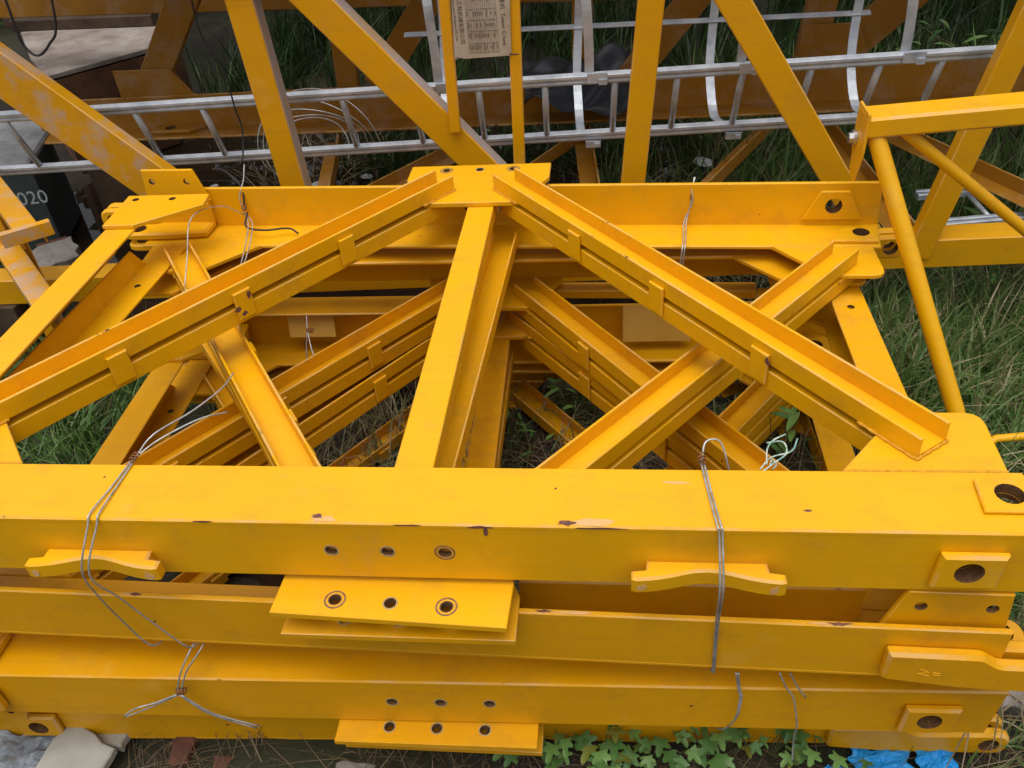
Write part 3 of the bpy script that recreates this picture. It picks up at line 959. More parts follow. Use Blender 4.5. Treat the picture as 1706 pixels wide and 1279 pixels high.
hpart('lower_rail', tube_geo([(1.545, 0.925, -0.725), (1.57, 0.97, -0.665), (1.62, 1.0, -0.655), (1.70, 1.0, -0.645), (2.4, 1.02, -0.60)], 0.0125, 12, False), smooth=True)

# ------------------------------------------------------------------ bracket at the left edge
br = thing('steel_bracket', (-1.7, 1.6, GZ), 'small yellow steel bracket with a square end plate at the left edge', 'bracket')
BO = Matrix.Translation((1.7, -1.6, -GZ))
for name, geo in (('arm', prism_geo(channel_profile(0.085, 0.045), (-2.25, 2.16, -0.14), (-1.63, 1.50, -0.14), (0, 0, -1))),
                  ('end_plate', prism_geo(box_profile(0.17, 0.05), (-1.645, 1.50, -0.13), (-1.625, 1.475, -0.13), (0, 0, 1))),
                  ('arm', prism_geo(channel_profile(0.09, 0.05), (-2.25, 2.06, -0.30), (-1.60, 1.38, -0.36), (0, 0, -1))),
                  ('foot', prism_geo(channel_profile(0.09, 0.05), (-1.98, 1.80, GZ), (-2.0, 1.82, -0.2), (1, 0, 0)))):
    ob = G().add(*geo).build(name, 'paint_dusty', br)
    ob.matrix_local = BO

# ------------------------------------------------------------------ beam and frame far behind
bb = thing('yard_rack', (0, 4.1, GZ), 'dark yellow steel rack with one long beam and an unseen deck added for shade', 'rack')
for name, geo in (('beam', prism_geo(box_profile(0.16, 0.30), (-4.6, 4.1, 0.185), (4.6, 4.1, -0.01), (0, 0, 1), 0.006)),
                  ('post', prism_geo(box_profile(0.16, 0.16), (-4.5, 4.1, GZ - 0.05), (-4.5, 4.1, 0.03), (0, 1, 0), 0.006)),
                  ('post', prism_geo(box_profile(0.16, 0.16), (4.5, 4.1, GZ - 0.05), (4.5, 4.1, -0.16), (0, 1, 0), 0.006)),
                  ('post', prism_geo(box_profile(0.16, 0.16), (-4.5, 5.1, GZ - 0.05), (-4.5, 5.1, 1.28), (0, 1, 0), 0.006)),
                  ('post', prism_geo(box_profile(0.16, 0.16), (4.5, 5.1, GZ - 0.05), (4.5, 5.1, 1.28), (0, 1, 0), 0.006)),
                  ('post', prism_geo(box_profile(0.16, 0.16), (-4.5, 6.5, GZ - 0.05), (-4.5, 6.5, 1.28), (0, 1, 0), 0.006)),
                  ('post', prism_geo(box_profile(0.16, 0.16), (4.5, 6.5, GZ - 0.05), (4.5, 6.5, 1.28), (0, 1, 0), 0.006)),
                  ('added_shade_deck', prism_geo(box_profile(1.8, 0.05), (-4.7, 5.9, 1.31), (4.7, 5.9, 1.31), (0, 0, 1), 0.006))):  # deck added out of view to shade the ground behind
    ob = G().add(*geo).build(name, 'paint_old_shaded', bb)
    ob.location = (0, -4.1, -GZ)

# ------------------------------------------------------------------ crate, timbers, grey box at the upper left
cr = thing('wooden_crate', (-3.1, 4.5, GZ), 'wooden crate with a weathered grey plywood lid at the upper left', 'crate')
top = [(-3.72, 4.92), (-2.66, 5.10), (-2.50, 4.38), (-2.953, 3.87), (-3.30, 4.3)]
g = G().add(*plate_geo([(x + 3.1, y - 4.5) for x, y in top], [], 0.03, at_z(-0.30 - GZ), 0.004))
g.build('lid', 'wood', cr)
for i in range(len(top)):
    (x0, y0), (x1, y1) = top[i], top[(i + 1) % len(top)]
    cx_, cy_ = -3.02, 4.5
    k = 0.97
    a, b_ = (cx_ + (x0 - cx_) * k + 3.1, cy_ + (y0 - cy_) * k - 4.5), (cx_ + (x1 - cx_) * k + 3.1, cy_ + (y1 - cy_) * k - 4.5)
    for q in range(3):
        z0 = -0.02 + q * 0.204
        prof = [(-0.012, 0), (0.012, 0), (0.012, 0.197), (-0.012, 0.197)]
        G().add(*prism_geo(prof, (*a, z0), (*b_, z0), (0, 0, 1), 0.003)).build('side_board', 'crate', cr)
for i, (p0, p1, sz, lab) in enumerate((((-3.78, 4.98, -0.262), (-2.70, 4.93, -0.262), 0.075, 'dark squared timber lying nearest on the plywood crate lid'),
                                       ((-3.9, 5.08, -0.262), (-2.95, 5.06, -0.262), 0.07, 'second dark timber behind the first on the plywood crate lid'))):
    ob = G().add(*prism_geo(box_profile(sz * 1.3, sz), p0, p1, (0, 0, 1), 0.006)).build('timber_beam', 'timber')
    tag(ob, lab, 'timber', 'timbers on the crate')

gb = thing('metal_box', (-2.75, 3.1, GZ), 'dark metal box with a grey lid and chalk number 020 on its front', 'box')
ang = math.atan2(0.35, 1.0)
lidp = [(-3.35, 3.55), (-2.84, 3.55), (-2.66, 3.28), (-2.54, 2.86), (-3.25, 2.70)]
sh = lambda pts, k=1.0: [((x + 2.95) * k - 0.2, (y - 3.1) * k) for x, y in pts]
G().add(*plate_geo(sh(lidp), [], 0.04, at_z(-0.42 - GZ), 0.012)).build('lid', 'boxlid', gb)
bd = G().add(*plate_geo(sh(lidp, 0.97), [], 0.47, at_z(-0.462 - GZ), 0.006)).build('body', 'boxbody', gb)
e0, e1 = Vector((*sh(lidp, 0.97)[4], 0)), Vector((*sh(lidp, 0.97)[3], 0))
ex = (e1 - e0).normalized()
tm = frame(e0 + ex * 0.575 + Vector((0, 0, 0.27)) + Vector((ex.y, -ex.x, 0)) * 0.001, ex, (0, 0, 1))
link('chalk_number', text_mesh('020', 0.105, tm, 0.0005), 'chalk', gb)

# ------------------------------------------------------------------ black plastic sheet over the far chord
nv = 22
tv, tf = [], []
for j in range(nv):
    for i in range(nv):
        u, v_ = i / (nv - 1), j / (nv - 1)
        x = 0.0 + 0.56 * u + 0.03 * math.sin(6 * v_)
        y = 2.95 + 0.62 * v_
        z = -0.235 + 0.05 * math.sin(7 * u + 2 * v_) * math.cos(5 * v_ + u) + 0.03 * math.sin(13 * u - 9 * v_) - 0.15 * max(0, 0.35 - v_)
        tv.append((x, y, max(z, -0.24) if 3.28 < y < 3.35 else z))
for j in range(nv - 1):
    for i in range(nv - 1):
        tf.append((j * nv + i, j * nv + i + 1, (j + 1) * nv + i + 1, (j + 1) * nv + i))
tp = link('plastic_sheet', mesh(tv, tf, True), 'tarp')
tp.modifiers.new('thick', 'SOLIDIFY').thickness = 0.003
tag(tp, 'crumpled black plastic sheet draped over the far chord of the rear section', 'plastic sheet')

# ------------------------------------------------------------------ wires and cables
def wire(name, strands, label, r=0.0021, mt='wire', knots=(), cat='wire'):
    o_ = thing(name, strands[0][0], label, cat)
    inv = Matrix.Translation(-Vector(strands[0][0]))
    for st_ in strands:
        ob = G().add(*tube_geo(spline(st_, 6), r, 6)).build('strand', mt, o_, True)
        ob.matrix_local = inv
    for k_, rad, ax in knots:
        k_, ax = Vector(k_), Vector(ax).normalized()
        a = ax.orthogonal().normalized()
        b_ = ax.cross(a)
        pts = [k_ + ax * (0.007 * q / 6) + (a * math.cos(q) + b_ * math.sin(q)) * rad for q in np.arange(0, 20, 0.6)]
        ob = G().add(*tube_geo(pts, r * 0.9, 6)).build('twisted_knot', 'rust_wire', o_, True)
        ob.matrix_local = inv
    return o_


wire('tie_wire', [[(-0.580, 0.168, 0.004), (-0.587, 0.09, 0.004), (-0.596, 0.01, 0.005), (-0.598, -0.006, -0.01), (-0.624, -0.05, -0.10), (-0.634, -0.035, -0.20), (-0.629, -0.018, -0.30), (-0.604, -0.014, -0.385), (-0.590, 0.0, -0.412), (-0.575, 0.05, -0.42)],
                  [(-0.574, 0.170, 0.004), (-0.576, 0.09, 0.004), (-0.577, 0.01, 0.005), (-0.579, -0.006, -0.01), (-0.604, -0.058, -0.10), (-0.589, -0.035, -0.20), (-0.559, -0.02, -0.30), (-0.514, -0.014, -0.392), (-0.500, 0.0, -0.412), (-0.485, 0.05, -0.42)],
                  [(-0.574, 0.170, 0.006), (-0.546, 0.22, 0.03), (-0.499, 0.31, 0.02), (-0.474, 0.42, 0.0), (-0.489, 0.52, -0.03)],
                  [(-0.574, 0.172, 0.006), (-0.534, 0.215, 0.02), (-0.474, 0.29, 0.015), (-0.434, 0.345, -0.01)]],
     'bright double tie wire round the near chord at the left saddle block', knots=[((-0.578, 0.158, 0.008), 0.006, (0.3, 1, 0.1))])
wire('tie_wire', [[(0.615, 0.172, 0.006), (0.622, 0.09, 0.004), (0.630, 0.006, 0.005), (0.634, -0.006, -0.01), (0.637, -0.056, -0.10), (0.640, -0.04, -0.20), (0.645, -0.025, -0.30), (0.648, -0.024, -0.41), (0.650, 0.03, -0.432)],
                  [(0.621, 0.172, 0.006), (0.628, 0.09, 0.004), (0.637, 0.006, 0.005), (0.640, -0.006, -0.01), (0.643, -0.056, -0.10), (0.645, -0.04, -0.20), (0.649, -0.025, -0.30), (0.651, -0.024, -0.41), (0.653, 0.03, -0.432)],
                  [(0.617, 0.172, 0.008), (0.625, 0.20, 0.035), (0.655, 0.205, 0.03), (0.675, 0.18, -0.03)]],
     'straight double tie wire down the near chord at the right saddle block', knots=[((0.616, 0.165, 0.010), 0.007, (0, 1, 0.3))])
wire('tie_wire', [[(-0.505, 0.04, -0.415), (-0.515, -0.005, -0.425), (-0.535, -0.035, -0.46), (-0.556, -0.045, -0.512), (-0.560, -0.045, -0.53)],
                  [(-0.482, 0.04, -0.415), (-0.492, -0.005, -0.425), (-0.522, -0.035, -0.46), (-0.546, -0.045, -0.512), (-0.556, -0.045, -0.53)],
                  [(-0.558, -0.05, -0.53), (-0.61, -0.065, -0.545), (-0.665, -0.075, -0.56), (-0.695, -0.08, -0.585), (-0.64, -0.068, -0.568), (-0.56, -0.05, -0.535)],
                  [(-0.556, -0.05, -0.535), (-0.53, -0.05, -0.58), (-0.50, -0.045, -0.625), (-0.42, -0.03, -0.70)],
                  [(-0.552, -0.05, -0.535), (-0.525, -0.05, -0.575), (-0.495, -0.045, -0.62), (-0.41, -0.03, -0.69)]],
     'looped tie wire knotted on the lower near chord at left', knots=[((-0.562, -0.046, -0.527), 0.007, (1, 0, 0.2))])
wire('tie_wire', [[(0.70, -0.01, -0.43), (0.71, -0.012, -0.49), (0.715, -0.014, -0.515), (0.712, -0.02, -0.58), (0.70, 0.0, -0.66), (0.685, 0.02, -0.70)],
                  [(0.705, -0.01, -0.43), (0.714, -0.012, -0.49), (0.719, -0.014, -0.515), (0.714, -0.02, -0.58), (0.70, 0.0, -0.66), (0.69, 0.02, -0.70)]],
     'short thin tie wire hanging over the lower near chord, right of the lowest plate', r=0.002)
wire('tie_wire', [[(0.79, -0.006, -0.43), (0.81, -0.008, -0.48), (0.83, -0.008, -0.52), (0.845, -0.02, -0.60), (0.85, -0.01, -0.68), (0.855, -0.02, -0.76)],
                  [(0.812, -0.006, -0.43), (0.835, -0.008, -0.48), (0.855, -0.008, -0.515)]],
     'pale forked tie wire over the lower near chord, nearest the blue plastic', r=0.002)
wire('tie_wire', [[(-0.84, 1.66, 0.03), (-0.84, 1.62, -0.01), (-0.855, 1.585, -0.06), (-0.845, 1.57, -0.12)],
                  [(-0.848, 1.57, -0.12), (-0.89, 1.50, -0.05), (-0.93, 1.36, -0.02), (-0.90, 1.20, -0.08), (-0.88, 1.08, -0.14)],
                  [(-0.845, 1.57, -0.12), (-0.82, 1.52, -0.13), (-0.79, 1.40, -0.14), (-0.77, 1.27, -0.16)],
                  [(-0.838, 1.57, -0.12), (-0.805, 1.52, -0.13), (-0.775, 1.40, -0.14), (-0.76, 1.27, -0.16)]],
     'looped bright tie wire over the far chord near its left end', knots=[((-0.845, 1.572, -0.105), 0.009, (0, 0.3, 1))])
wire('cable', [[(-0.835, 1.57, -0.11), (-0.83, 1.52, -0.14), (-0.76, 1.50, -0.145), (-0.68, 1.52, -0.15), (-0.64, 1.50, -0.16)]], 'short black cable end lying on the far chord', r=0.0035, mt='cable', cat='cable')
wire('tie_wire', [[(0.712, 1.56, -0.02), (0.708, 1.535, -0.05), (0.704, 1.525, -0.09), (0.69, 1.50, -0.15), (0.683, 1.42, -0.166), (0.676, 1.36, -0.17), (0.67, 1.345, -0.25)],
                  [(0.716, 1.56, -0.02), (0.703, 1.53, -0.05), (0.708, 1.522, -0.09), (0.682, 1.50, -0.15), (0.675, 1.42, -0.166), (0.668, 1.36, -0.17), (0.66, 1.345, -0.25)]],
     'twisted tie wire down the far chord right of the three-hole plate', knots=[((0.705, 1.53, -0.085), 0.006, (0, 0.3, 1))])
wire('tie_wire', [[(-0.66, 1.44, -0.46), (-0.655, 1.40, -0.50), (-0.66, 1.36, -0.56), (-0.655, 1.32, -0.64)], [(-0.655, 1.40, -0.50), (-0.63, 1.34, -0.55), (-0.60, 1.30, -0.60)]],
     'dark tie wire on a lower far chord seen between the braces', knots=[((-0.656, 1.40, -0.50), 0.008, (1, 0, 0))])
wire('knotted_rope', [[(0.74, 0.185, -0.030), (0.765, 0.20, -0.019), (0.79, 0.22, -0.011), (0.785, 0.245, -0.003), (0.755, 0.25, -0.011)],
                      [(0.735, 0.19, -0.030), (0.76, 0.215, -0.019), (0.80, 0.225, -0.011), (0.815, 0.25, 0.001)],
                      [(0.75, 0.20, -0.025), (0.752, 0.225, -0.007), (0.765, 0.24, 0.005), (0.79, 0.25, 0.013)],
                      [(0.755, 0.195, -0.025), (0.76, 0.205, -0.017), (0.768, 0.20, -0.025), (0.76, 0.192, -0.030)]],
     'knotted pale green and white cord behind the near chord', r=0.0017, mt='rope', cat='cord')
wire('cable', [[(-1.62, 1.88, 0.75), (-1.63, 1.875, 0.5), (-1.628, 1.875, 0.41), (-1.59, 1.875, 0.372), (-1.53, 1.875, 0.41), (-1.48, 1.88, 0.48), (-1.43, 1.88, 0.75)]],
     'black cable hanging in a loop in front of the plywood crate', r=0.0045, mt='cable', cat='cable')
wire('cable', [[(-1.02, 2.05, 0.75), (-1.05, 2.05, 0.40), (-1.0, 2.05, 0.26), (-0.995, 2.05, 0.10), (-0.99, 2.05, 0.0), (-1.0, 1.97, -0.10), (-1.0, 1.75, -0.02), (-0.92, 1.66, 0.01), (-0.85, 1.61, -0.03), (-0.846, 1.585, -0.09)]],
     'thin black cable running down past the ladder to the far chord', r=0.0035, mt='cable', cat='cable')
loops = []
for k in range(5):
    rr = 0.17 + 0.022 * k
    cx_, cz_ = -0.84 + 0.012 * k, -0.20 + 0.006 * k
    loops.append([(cx_ + rr * 1.05 * math.cos(a), 2.32 + 0.05 * math.sin(2 * a + k) + 0.01 * k, cz_ + rr * 0.85 * math.sin(a)) for a in np.linspace(-0.25 + 0.06 * k, math.pi * 1.25, 9)])
wire('wire_coil', loops, 'loose coil of thin steel wire hanging on the ladder rails', r=0.0026, cat='wire coil')

# ------------------------------------------------------------------ stones, bricks, plastic on the ground in front
def slab(name, pts, z, th, mt, label, cat, tilt=(0, 0), jag=0.0):
    cx_, cy_ = sum(q[0] for q in pts) / len(pts), sum(q[1] for q in pts) / len(pts)
    dense = []
    for i in range(len(pts)):
        a, b_ = Vector(pts[i]), Vector(pts[(i + 1) % len(pts)])
        for k in range(4):
            q = a.lerp(b_, k / 4)
            dense.append((q.x - cx_ + random.uniform(-jag, jag), q.y - cy_ + random.uniform(-jag, jag)))
    ob = G().add(*plate_geo(dense, [], th, XY, 0.004)).build(name, mt)
    ob.location = (cx_, cy_, z)
    ob.rotation_euler = (tilt[0], tilt[1], 0)
    return tag(ob, label, cat)


slab('stone_slab', [(-1.06, -0.125), (-0.88, -0.095), (-0.87, -0.005), (-1.01, 0.065), (-1.05, 0.015)], GZ + 0.050, 0.03, 'stone', 'pale broken stone slab nearest the corner at lower left', 'stone slab', (0.05, 0.03), 0.004)
slab('stone_slab', [(-1.03, 0.025), (-0.87, 0.015), (-0.86, 0.095), (-0.98, 0.105)], GZ + 0.022, 0.03, 'stone', 'smaller stone slab half under the pale broken slab', 'stone slab', (0.0, -0.05), 0.004)
slab('brick', [(-0.735, -0.015), (-0.68, -0.015), (-0.68, 0.095), (-0.735, 0.095)], GZ + 0.010, 0.05, 'brick', 'red brick end in dry straw near the pale slabs', 'brick', (0.1, 0.0), 0.004)
slab('brick', [(-0.60, -0.055), (-0.48, -0.035), (-0.49, 0.025), (-0.61, 0.015)], GZ + 0.002, 0.05, 'brick', 'reddish broken brick sunk in soil left of the lowest plate', 'brick', (0.0, 0.1), 0.006)
slab('brick', [(-0.28, -0.045), (-0.18, -0.055), (-0.17, 0.015), (-0.27, 0.015)], GZ + 0.012, 0.05, 'mortar', 'grey rubble lump in front of the lowest plate', 'rubble', (0.0, 0.1), 0.006)
slab('brick', [(-2.58, 2.62), (-2.42, 2.78), (-2.30, 2.62), (-2.46, 2.45)], GZ + 0.10, 0.12, 'mortar', 'cement covered brick lump by the puddle at left', 'brick', (0.08, 0.1), 0.015)
slab('brick', [(-2.66, 2.80), (-2.52, 2.88), (-2.46, 2.78), (-2.6, 2.70)], GZ + 0.06, 0.08, 'brick', 'small orange brick piece behind the cement lump', 'brick', (0.1, 0.0), 0.01)
for i, (x, y, s_) in enumerate(((1.50, 0.42, 0.06), (1.56, 0.50, 0.09), (1.50, 0.60, 0.07), (1.46, 0.24, 0.05))):
    slab('rubble', [(x - s_, y - s_ * 0.7), (x + s_, y - s_ * 0.8), (x + s_ * 0.9, y + s_ * 0.7), (x - s_ * 0.7, y + s_)], GZ + 0.05 + 0.02 * (i % 2), 0.07, 'mortar',
         ('small grey rubble chunk right of the pin lug', 'largest grey rubble chunk at the right edge', 'rubble chunk behind the largest one at the right edge', 'lowest grey rubble chunk at the right edge')[i], 'rubble', (0.1 * i, 0.15), 0.012)


def crumple(name, cx_, cy_, w_, h_, z, mt, label, seed, amp=1.0):
    rs = random.Random(seed)
    n = 16
    V, F = [], []
    ph = [rs.uniform(0, 6) for _ in range(6)]
    for j in range(n):
        for i in range(n):
            u, v_ = i / (n - 1) - 0.5, j / (n - 1) - 0.5
            e = 1 + 0.12 * math.sin(9 * math.atan2(v_, u) + ph[0])
            zz = 0.018 * math.sin(11 * u + ph[1] + 5 * v_) + 0.014 * math.sin(17 * v_ + ph[2] - 7 * u) + 0.010 * abs(math.sin(23 * u + 13 * v_ + ph[3]))
            V.append((u * w_ * e, v_ * h_ * e, zz * amp + rs.uniform(-0.002, 0.002)))
    for j in range(n - 1):
        for i in range(n - 1):
            F.append((j * n + i, j * n + i + 1, (j + 1) * n + i + 1, (j + 1) * n + i))
    ob = link(name, mesh(V, F), mt)
    ob.location = (cx_, cy_, z)
    ob.modifiers.new('thick', 'SOLIDIFY').thickness = 0.0015
    return tag(ob, label, 'plastic scrap')


crumple('plastic_scrap', 1.10, 0.055, 0.14, 0.10, GZ + 0.022, 'blue', 'flat bright blue plastic scrap at the lower right, the larger piece', 3, 0.16)
crumple('plastic_scrap', 1.235, 0.085, 0.09, 0.10, GZ + 0.02, 'blue', 'smaller bright blue plastic scrap under the round lug at right', 5, 0.2)
crumple('plastic_scrap', 0.985, 0.03, 0.05, 0.05, GZ + 0.02, 'blue', 'tiny blue plastic scrap among vine leaves', 9, 0.2)
crumple('plastic_scrap', -1.13, -0.03, 0.16, 0.13, GZ + 0.03, 'clear', 'crumpled grey plastic film in the lower left corner', 6, 0.35)

ob = G().add(*prism_geo(box_profile(0.12, 0.31), (2.62, 2.2, GZ + 0.145), (2.62, 2.95, GZ + 0.145), (0, 0, 1), 0.01)).build('timber_beam', 'timber')
tag(ob, 'dark timber under the second ladder in the grass', 'timber')
for i, (x, y, s_, lab) in enumerate(((-1.31, 3.62, 0.085, 'largest pale sky-reflection stand-in on the puddle, left of the slanting member'), (-1.04, 3.74, 0.045, 'small pale sky-reflection stand-in on the puddle right of the largest one'),
                                     (-0.81, 3.60, 0.03, 'tiny pale sky-reflection stand-in on the puddle by the apex plate'), (-0.60, 3.72, 0.07, 'pale sky-reflection stand-in on the puddle under the slanting member'),
                                     (1.0, 3.80, 0.06, 'pale sky-reflection stand-in on wet ground under the ladder at right'), (1.50, 3.30, 0.07, 'pale sky-reflection stand-in on wet ground above the far chord end'),
                                     (-2.0, 3.66, 0.035, 'tiny pale sky-reflection stand-in on the dark puddle left of the post'), (2.02, 2.72, 0.035, 'tiny pale sky-reflection stand-in in grass beside the second ladder'))):
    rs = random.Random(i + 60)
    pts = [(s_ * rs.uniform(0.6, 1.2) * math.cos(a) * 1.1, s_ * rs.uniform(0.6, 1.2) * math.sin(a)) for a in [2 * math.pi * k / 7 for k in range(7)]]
    ob = G().add(*plate_geo(pts, [], 0.004, XY, 0.001)).build('sky_reflection_flake', 'scrap')  # thin pale plates in place of sky reflections on the wet ground
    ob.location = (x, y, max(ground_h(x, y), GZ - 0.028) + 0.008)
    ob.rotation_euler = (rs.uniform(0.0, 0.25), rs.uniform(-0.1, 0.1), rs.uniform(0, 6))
    tag(ob, lab, 'scrap', 'painted sky reflections on the wet ground')  # 'scrap' here means the pale plates standing in for sky reflections

# unseen deck added over the rear section, just above the picture's upper edge: it keeps the section's inside in the shade
ob = G().add(*plate_geo([(-3.2, -0.50), (3.2, -0.50), (3.2, 0.85), (-3.2, 0.85)], [], 0.012, XY, 0.003)).build('shade_deck_plate', 'paint_old_shaded')
ob.location = (0.2, 2.86, 0.905)
tag(ob, 'unseen steel deck added over the rear lattice section to shade it', 'added shade deck')


# ------------------------------------------------------------------ vegetation
def ground_z(x, y):
    return np.array([ground_h(a, b_) for a, b_ in zip(x, y)])


def blades(name, boxes, mt, label, cat='grass', skip=None):
    """Grass as one mass. boxes: (x0, x1, y0, y1, count, hmin, hmax, lean, width, tint_lo, tint_hi)."""
    Vs, Fs, Ts = [], [], []
    base = 0
    for x0, x1, y0, y1, n, h0, h1, lean, wd, t0, t1 in boxes:
        nt_ = max(1, n // 14)                                     # tufts
        cx_, cy_ = rng.uniform(x0, x1, nt_), rng.uniform(y0, y1, nt_)
        pick = rng.integers(0, nt_, n)
        x = cx_[pick] + rng.normal(0, 0.045, n)
        y = cy_[pick] + rng.normal(0, 0.045, n)
        if skip is not None:
            keep = ~skip(x, y)
            x, y, pick = x[keep], y[keep], pick[keep]
            n = len(x)
        z = ground_z(x, y) - 0.01
        h = rng.uniform(h0, h1, n) * rng.uniform(0.7, 1.15, nt_)[pick]
        an = rng.uniform(0, 2 * math.pi, n)
        tilt = rng.uniform(0, 2 * math.pi, nt_)[pick]
        dx, dy = 0.7 * np.cos(an) + 0.45 * np.cos(tilt), 0.7 * np.sin(an) + 0.45 * np.sin(tilt)
        ln = lean * rng.uniform(0.3, 1.5, n)
        w_ = wd * rng.uniform(0.6, 1.4, n)
        sx, sy = -np.sin(an + 0.6), np.cos(an + 0.6)
        tint = np.clip(rng.uniform(t0, t1, n) + rng.normal(0, 0.08, nt_)[pick], 0, 1)
        pts = []
        for t_, ww in ((0, 0.75), (0.35, 1.0), (0.7, 0.7), (1.0, 0.0)):
            px = x + dx * h * ln * t_ * t_
            py = y + dy * h * ln * t_ * t_
            pz = z + h * (t_ - 0.42 * np.minimum(ln, 1.6) * t_ * t_)
            if ww:
                pts += [np.stack([px - sx * w_ * ww / 2, py - sy * w_ * ww / 2, pz], 1), np.stack([px + sx * w_ * ww / 2, py + sy * w_ * ww / 2, pz], 1)]
            else:
                pts.append(np.stack([px, py, pz], 1))
        Vs.append(np.stack(pts, 1).reshape(-1, 3))
        idx = base + np.arange(n)[:, None] * 7
        for q in ((0, 1, 3, 2), (2, 3, 5, 4), (4, 5, 6, 6)):
            Fs.append(idx + np.array(q)[None])
        Ts.append(np.repeat(tint, 7))
        base += n * 7
    V = np.concatenate(Vs)
    F = [tuple(f) if f[2] != f[3] else tuple(f[:3]) for f in np.concatenate(Fs).tolist()]
    me = bpy.data.meshes.new(name)
    me.from_pydata(V.tolist(), [], F)
    a = me.attributes.new('tint', 'FLOAT', 'POINT')
    a.data.foreach_set('value', np.concatenate(Ts))
    me.update()
    return tag(link(name, me, mt), label, cat, kind='stuff')


in_stack = lambda x, y: (x > -1.28) & (x < 1.30) & (y > -0.02) & (y < 1.72)
blades('grass', [(1.32, 2.9, 0.35, 2.05, 11500, 0.18, 0.44, 0.75, 0.0085, 0.1, 0.95), (1.40, 3.2, 1.3, 2.2, 2600, 0.2, 0.45, 0.6, 0.010, 0.1, 0.7),
                 (1.32, 2.8, 0.0, 0.9, 1500, 0.06, 0.18, 0.8, 0.006, 0.3, 1.0)], 'grass', 'tall rank grass right of the panel stack', skip=in_stack)
blades('grass', [(-2.6, -1.18, 0.35, 2.0, 6500, 0.10, 0.26, 0.8, 0.0075, 0.0, 0.62)], 'grass', 'short green grass left of the panel stack', skip=in_stack)
blades('grass', [(-1.1, -0.1, 0.75, 1.5, 1300, 0.10, 0.30, 0.7, 0.0045, 0.55, 1.0), (-0.1, 1.2, 0.7, 1.5, 1000, 0.06, 0.2, 0.8, 0.005, 0.2, 0.95)],
       'grass', 'sparse grass under the panel stack')
blades('grass', [(0.55, 3.2, 2.0, 3.3, 2600, 0.12, 0.40, 0.8, 0.007, 0.1, 1.0), (1.0, 3.4, 2.5, 4.6, 3000, 0.3, 0.75, 0.6, 0.011, 0.05, 0.85), (0.4, 1.2, 2.6, 3.3, 500, 0.3, 0.6, 0.6, 0.009, 0.1, 0.9)],
       'grass', 'tall weedy grass growing up through the right half of the rear section')
blades('grass', [
                 (-1.2, 1.0, 3.6, 4.6, 1500, 0.2, 0.5, 0.6, 0.009, 0.0, 0.4), (-2.5, 5.0, 4.6, 7.0, 5500, 0.3, 0.8, 0.6, 0.011, 0.0, 0.5)],
       'weed', 'dark weeds and grass growing behind and inside the rear section')
blades('straw', [(-1.5, 1.9, -0.30, 0.16, 1500, 0.05, 0.16, 2.4, 0.0024, 0.0, 0.65), (0.5, 2.2, 2.0, 3.2, 900, 0.2, 0.4, 1.6, 0.004, 0.1, 0.9),
                 (-0.9, 1.1, 0.5, 1.5, 1100, 0.12, 0.3, 1.6, 0.003, 0.0, 0.8), (1.3, 2.4, 0.1, 1.6, 1600, 0.15, 0.35, 1.5, 0.004, 0.2, 1.0), (-1.7, -0.8, 3.6, 4.3, 260, 0.2, 0.4, 1.6, 0.006, 0.3, 1.0)],
       'straw', 'dry straw and dead stalks on the ground', 'straw')


def leaf_mesh(kind):
    if kind == 'lobed':
        tips = ((-115, 0.62), (-62, 0.86), (0, 1.12), (62, 0.86), (115, 0.62))
        rim = [(0, 0)]
        for k, (an, ln) in enumerate(tips):
            for da, f_ in ((-17, 0.72), (-8, 0.92), (0, 1.0), (8, 0.92), (17, 0.72)):
                a = R(an + da)
                rim.append((ln * f_ * math.sin(a), 0.28 + ln * f_ * math.cos(a)))
            if k < 4:
                a = R((an + tips[k + 1][0]) / 2)
                rim.append((0.46 * math.sin(a), 0.28 + 0.46 * math.cos(a)))
    else:
        rim = [(0, 0)] + [(0.26 * math.sin(math.pi * u) ** 0.8, u * 2) for u in (0.12, 0.3, 0.5, 0.7, 0.88)] + [(0, 2)] + [(-0.26 * math.sin(math.pi * u) ** 0.8, u * 2) for u in (0.88, 0.7, 0.5, 0.3, 0.12)]
    c_ = (0, 0.35 if kind == 'lobed' else 0.9)
    fold = 0.35
    V = [(c_[0], c_[1], 0.05)] + [(x, y, fold * abs(x) * 0.8 - 0.16 * (y - c_[1]) ** 2) for x, y in rim]
    n = len(rim)
    F = [(0, 1 + i, 1 + (i + 1) % n) for i in range(n)]
    me = mesh(V, F, True)
    return me


LM = {}
for kd in ('lobed', 'lance'):
    for mt_ in ('leaf', 'leaf2', 'leaf3'):
        me = leaf_mesh(kd)
        me.materials.append(M[mt_])
        LM[kd, mt_] = me


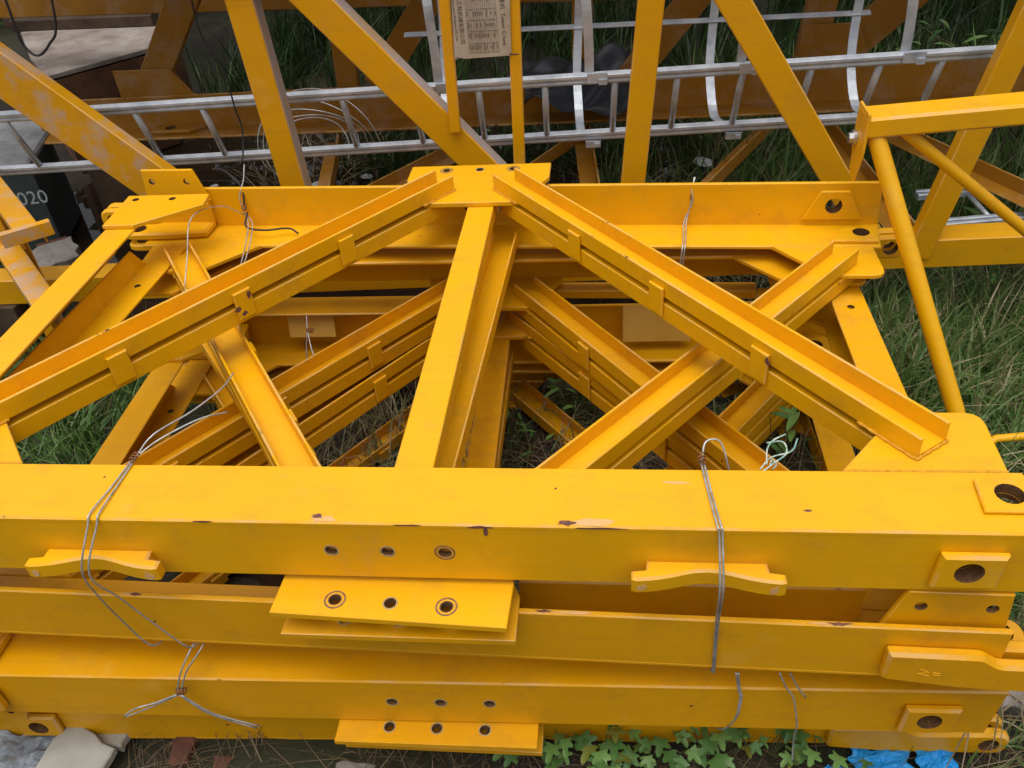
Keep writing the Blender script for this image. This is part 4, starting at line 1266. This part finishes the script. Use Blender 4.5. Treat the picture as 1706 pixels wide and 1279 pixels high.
def plant(name, x, y, n, spread, size, hgt, kind, label, group, seed, squash=1.0):
    rs = random.Random(seed)
    z = ground_h(x, y)
    o_ = thing(name, (x, y, z), label, 'plant', group)
    for k in range(n):
        a = rs.uniform(0, 2 * math.pi)
        d = spread * math.sqrt(rs.random())
        px, py = d * math.cos(a), d * math.sin(a) * squash
        pz = hgt * rs.uniform(0.45, 1.0)
        lf = bpy.data.objects.new('leaf', LM[kind, rs.choice(('leaf', 'leaf', 'leaf3', 'leaf3', 'leaf', 'leaf3', 'leaf', 'leaf2'))])
        COL.objects.link(lf)
        lf.parent = o_
        lf.location = (px, py, pz)
        s_ = size * rs.uniform(0.65, 1.2)
        lf.scale = (s_, s_, s_)
        lf.rotation_euler = (rs.uniform(-0.45, 0.6), rs.uniform(-0.5, 0.5), rs.uniform(0, 6.28) if kind == 'lance' else rs.uniform(2.2, 4.1))
        G().add(*tube_geo(spline([(px * 0.3, py * 0.3, 0), (px * 0.7, py * 0.7, pz * 0.6), (px, py, pz)], 3), 0.0014, 5)).build('stem', 'stem', o_, True)
    return o_


VG = 'vines in front of the stack'
for i, (x, y, n, lab) in enumerate(((0.27, 0.055, 16, 'leafy vine right beside the lowest three-hole plate'), (0.40, 0.055, 18, 'leafy vine second from the lowest three-hole plate'),
                                    (0.54, 0.06, 22, 'broad leaved vine in the middle of the front row of vines'), (0.68, 0.065, 24, 'broad leaved vine under the short hanging tie wire'),
                                    (0.82, 0.07, 20, 'leafy vine under the pale forked tie wire'), (0.96, 0.07, 12, 'sparse vine left of the blue plastic scraps'))):
    plant('vine', x, y, int(n * 0.8), 0.11, 0.034, 0.085, 'lobed', lab, VG, 40 + i, 0.8)
WG = 'weeds around the stack'
for i, (x, y, n, sp, sz, h, lab) in enumerate(((0.11, 1.25, 16, 0.10, 0.030, 0.16, 'weed seen right of the central struts under the panels'), (0.31, 1.42, 18, 0.12, 0.028, 0.20, 'bushy weed in the dark gap between the right braces'),
                                               (1.0, 1.10, 7, 0.06, 0.045, 0.26, 'broad leaved weed under the right braces'), (1.50, 0.85, 22, 0.14, 0.022, 0.14, 'small leaved weed at the foot of the handrail tube'),
                                               (2.08, 2.40, 12, 0.16, 0.07, 0.28, 'large leaved weed beside the second ladder'), (1.2, 2.55, 20, 0.20, 0.035, 0.2, 'low weed on the ground inside the rear section'),
                                               (2.3, 3.9, 40, 0.40, 0.06, 0.7, 'leafy bush behind the rear section at upper right'), (-0.5, 3.9, 26, 0.30, 0.05, 0.45, 'leafy weed behind the rear section at upper centre'))):
    plant('weed', x, y, n, sp, sz, h, 'lance', lab, WG, 80 + i)

# greenery added out of view: blocks low sky, darkens the water's reflection
nb = 26000
bx_ = rng.uniform(-9, 9, nb)
by_ = 8.4 + rng.normal(0, 0.55, nb)
bz_ = GZ + rng.uniform(0, 1, nb) ** 0.8 * (2.5 + 0.7 * np.sin(bx_ * 1.3) + 0.4 * np.sin(bx_ * 3.7))
ct = np.stack([bx_, by_, bz_], 1)
e1 = rng.normal(0, 1, (nb, 3))
e1 /= np.linalg.norm(e1, axis=1)[:, None]
e2 = np.cross(e1, rng.normal(0, 1, (nb, 3)))
e2 /= np.linalg.norm(e2, axis=1)[:, None]
sz_ = rng.uniform(0.05, 0.11, nb)[:, None]
V = np.stack([ct - e1 * sz_, ct + e2 * sz_ * 0.5, ct + e1 * sz_, ct - e2 * sz_ * 0.5], 1).reshape(-1, 3)
me = bpy.data.meshes.new('added_thicket')
me.from_pydata(V.tolist(), [], (np.arange(nb)[:, None] * 4 + np.arange(4)[None]).tolist())
a = me.attributes.new('tint', 'FLOAT', 'POINT')
a.data.foreach_set('value', np.repeat(rng.uniform(0, 0.8, nb), 4))
tag(link('added_thicket', me, 'weed'), 'unseen dense greenery added at the far side to block low sky', 'added_thicket', kind='stuff')
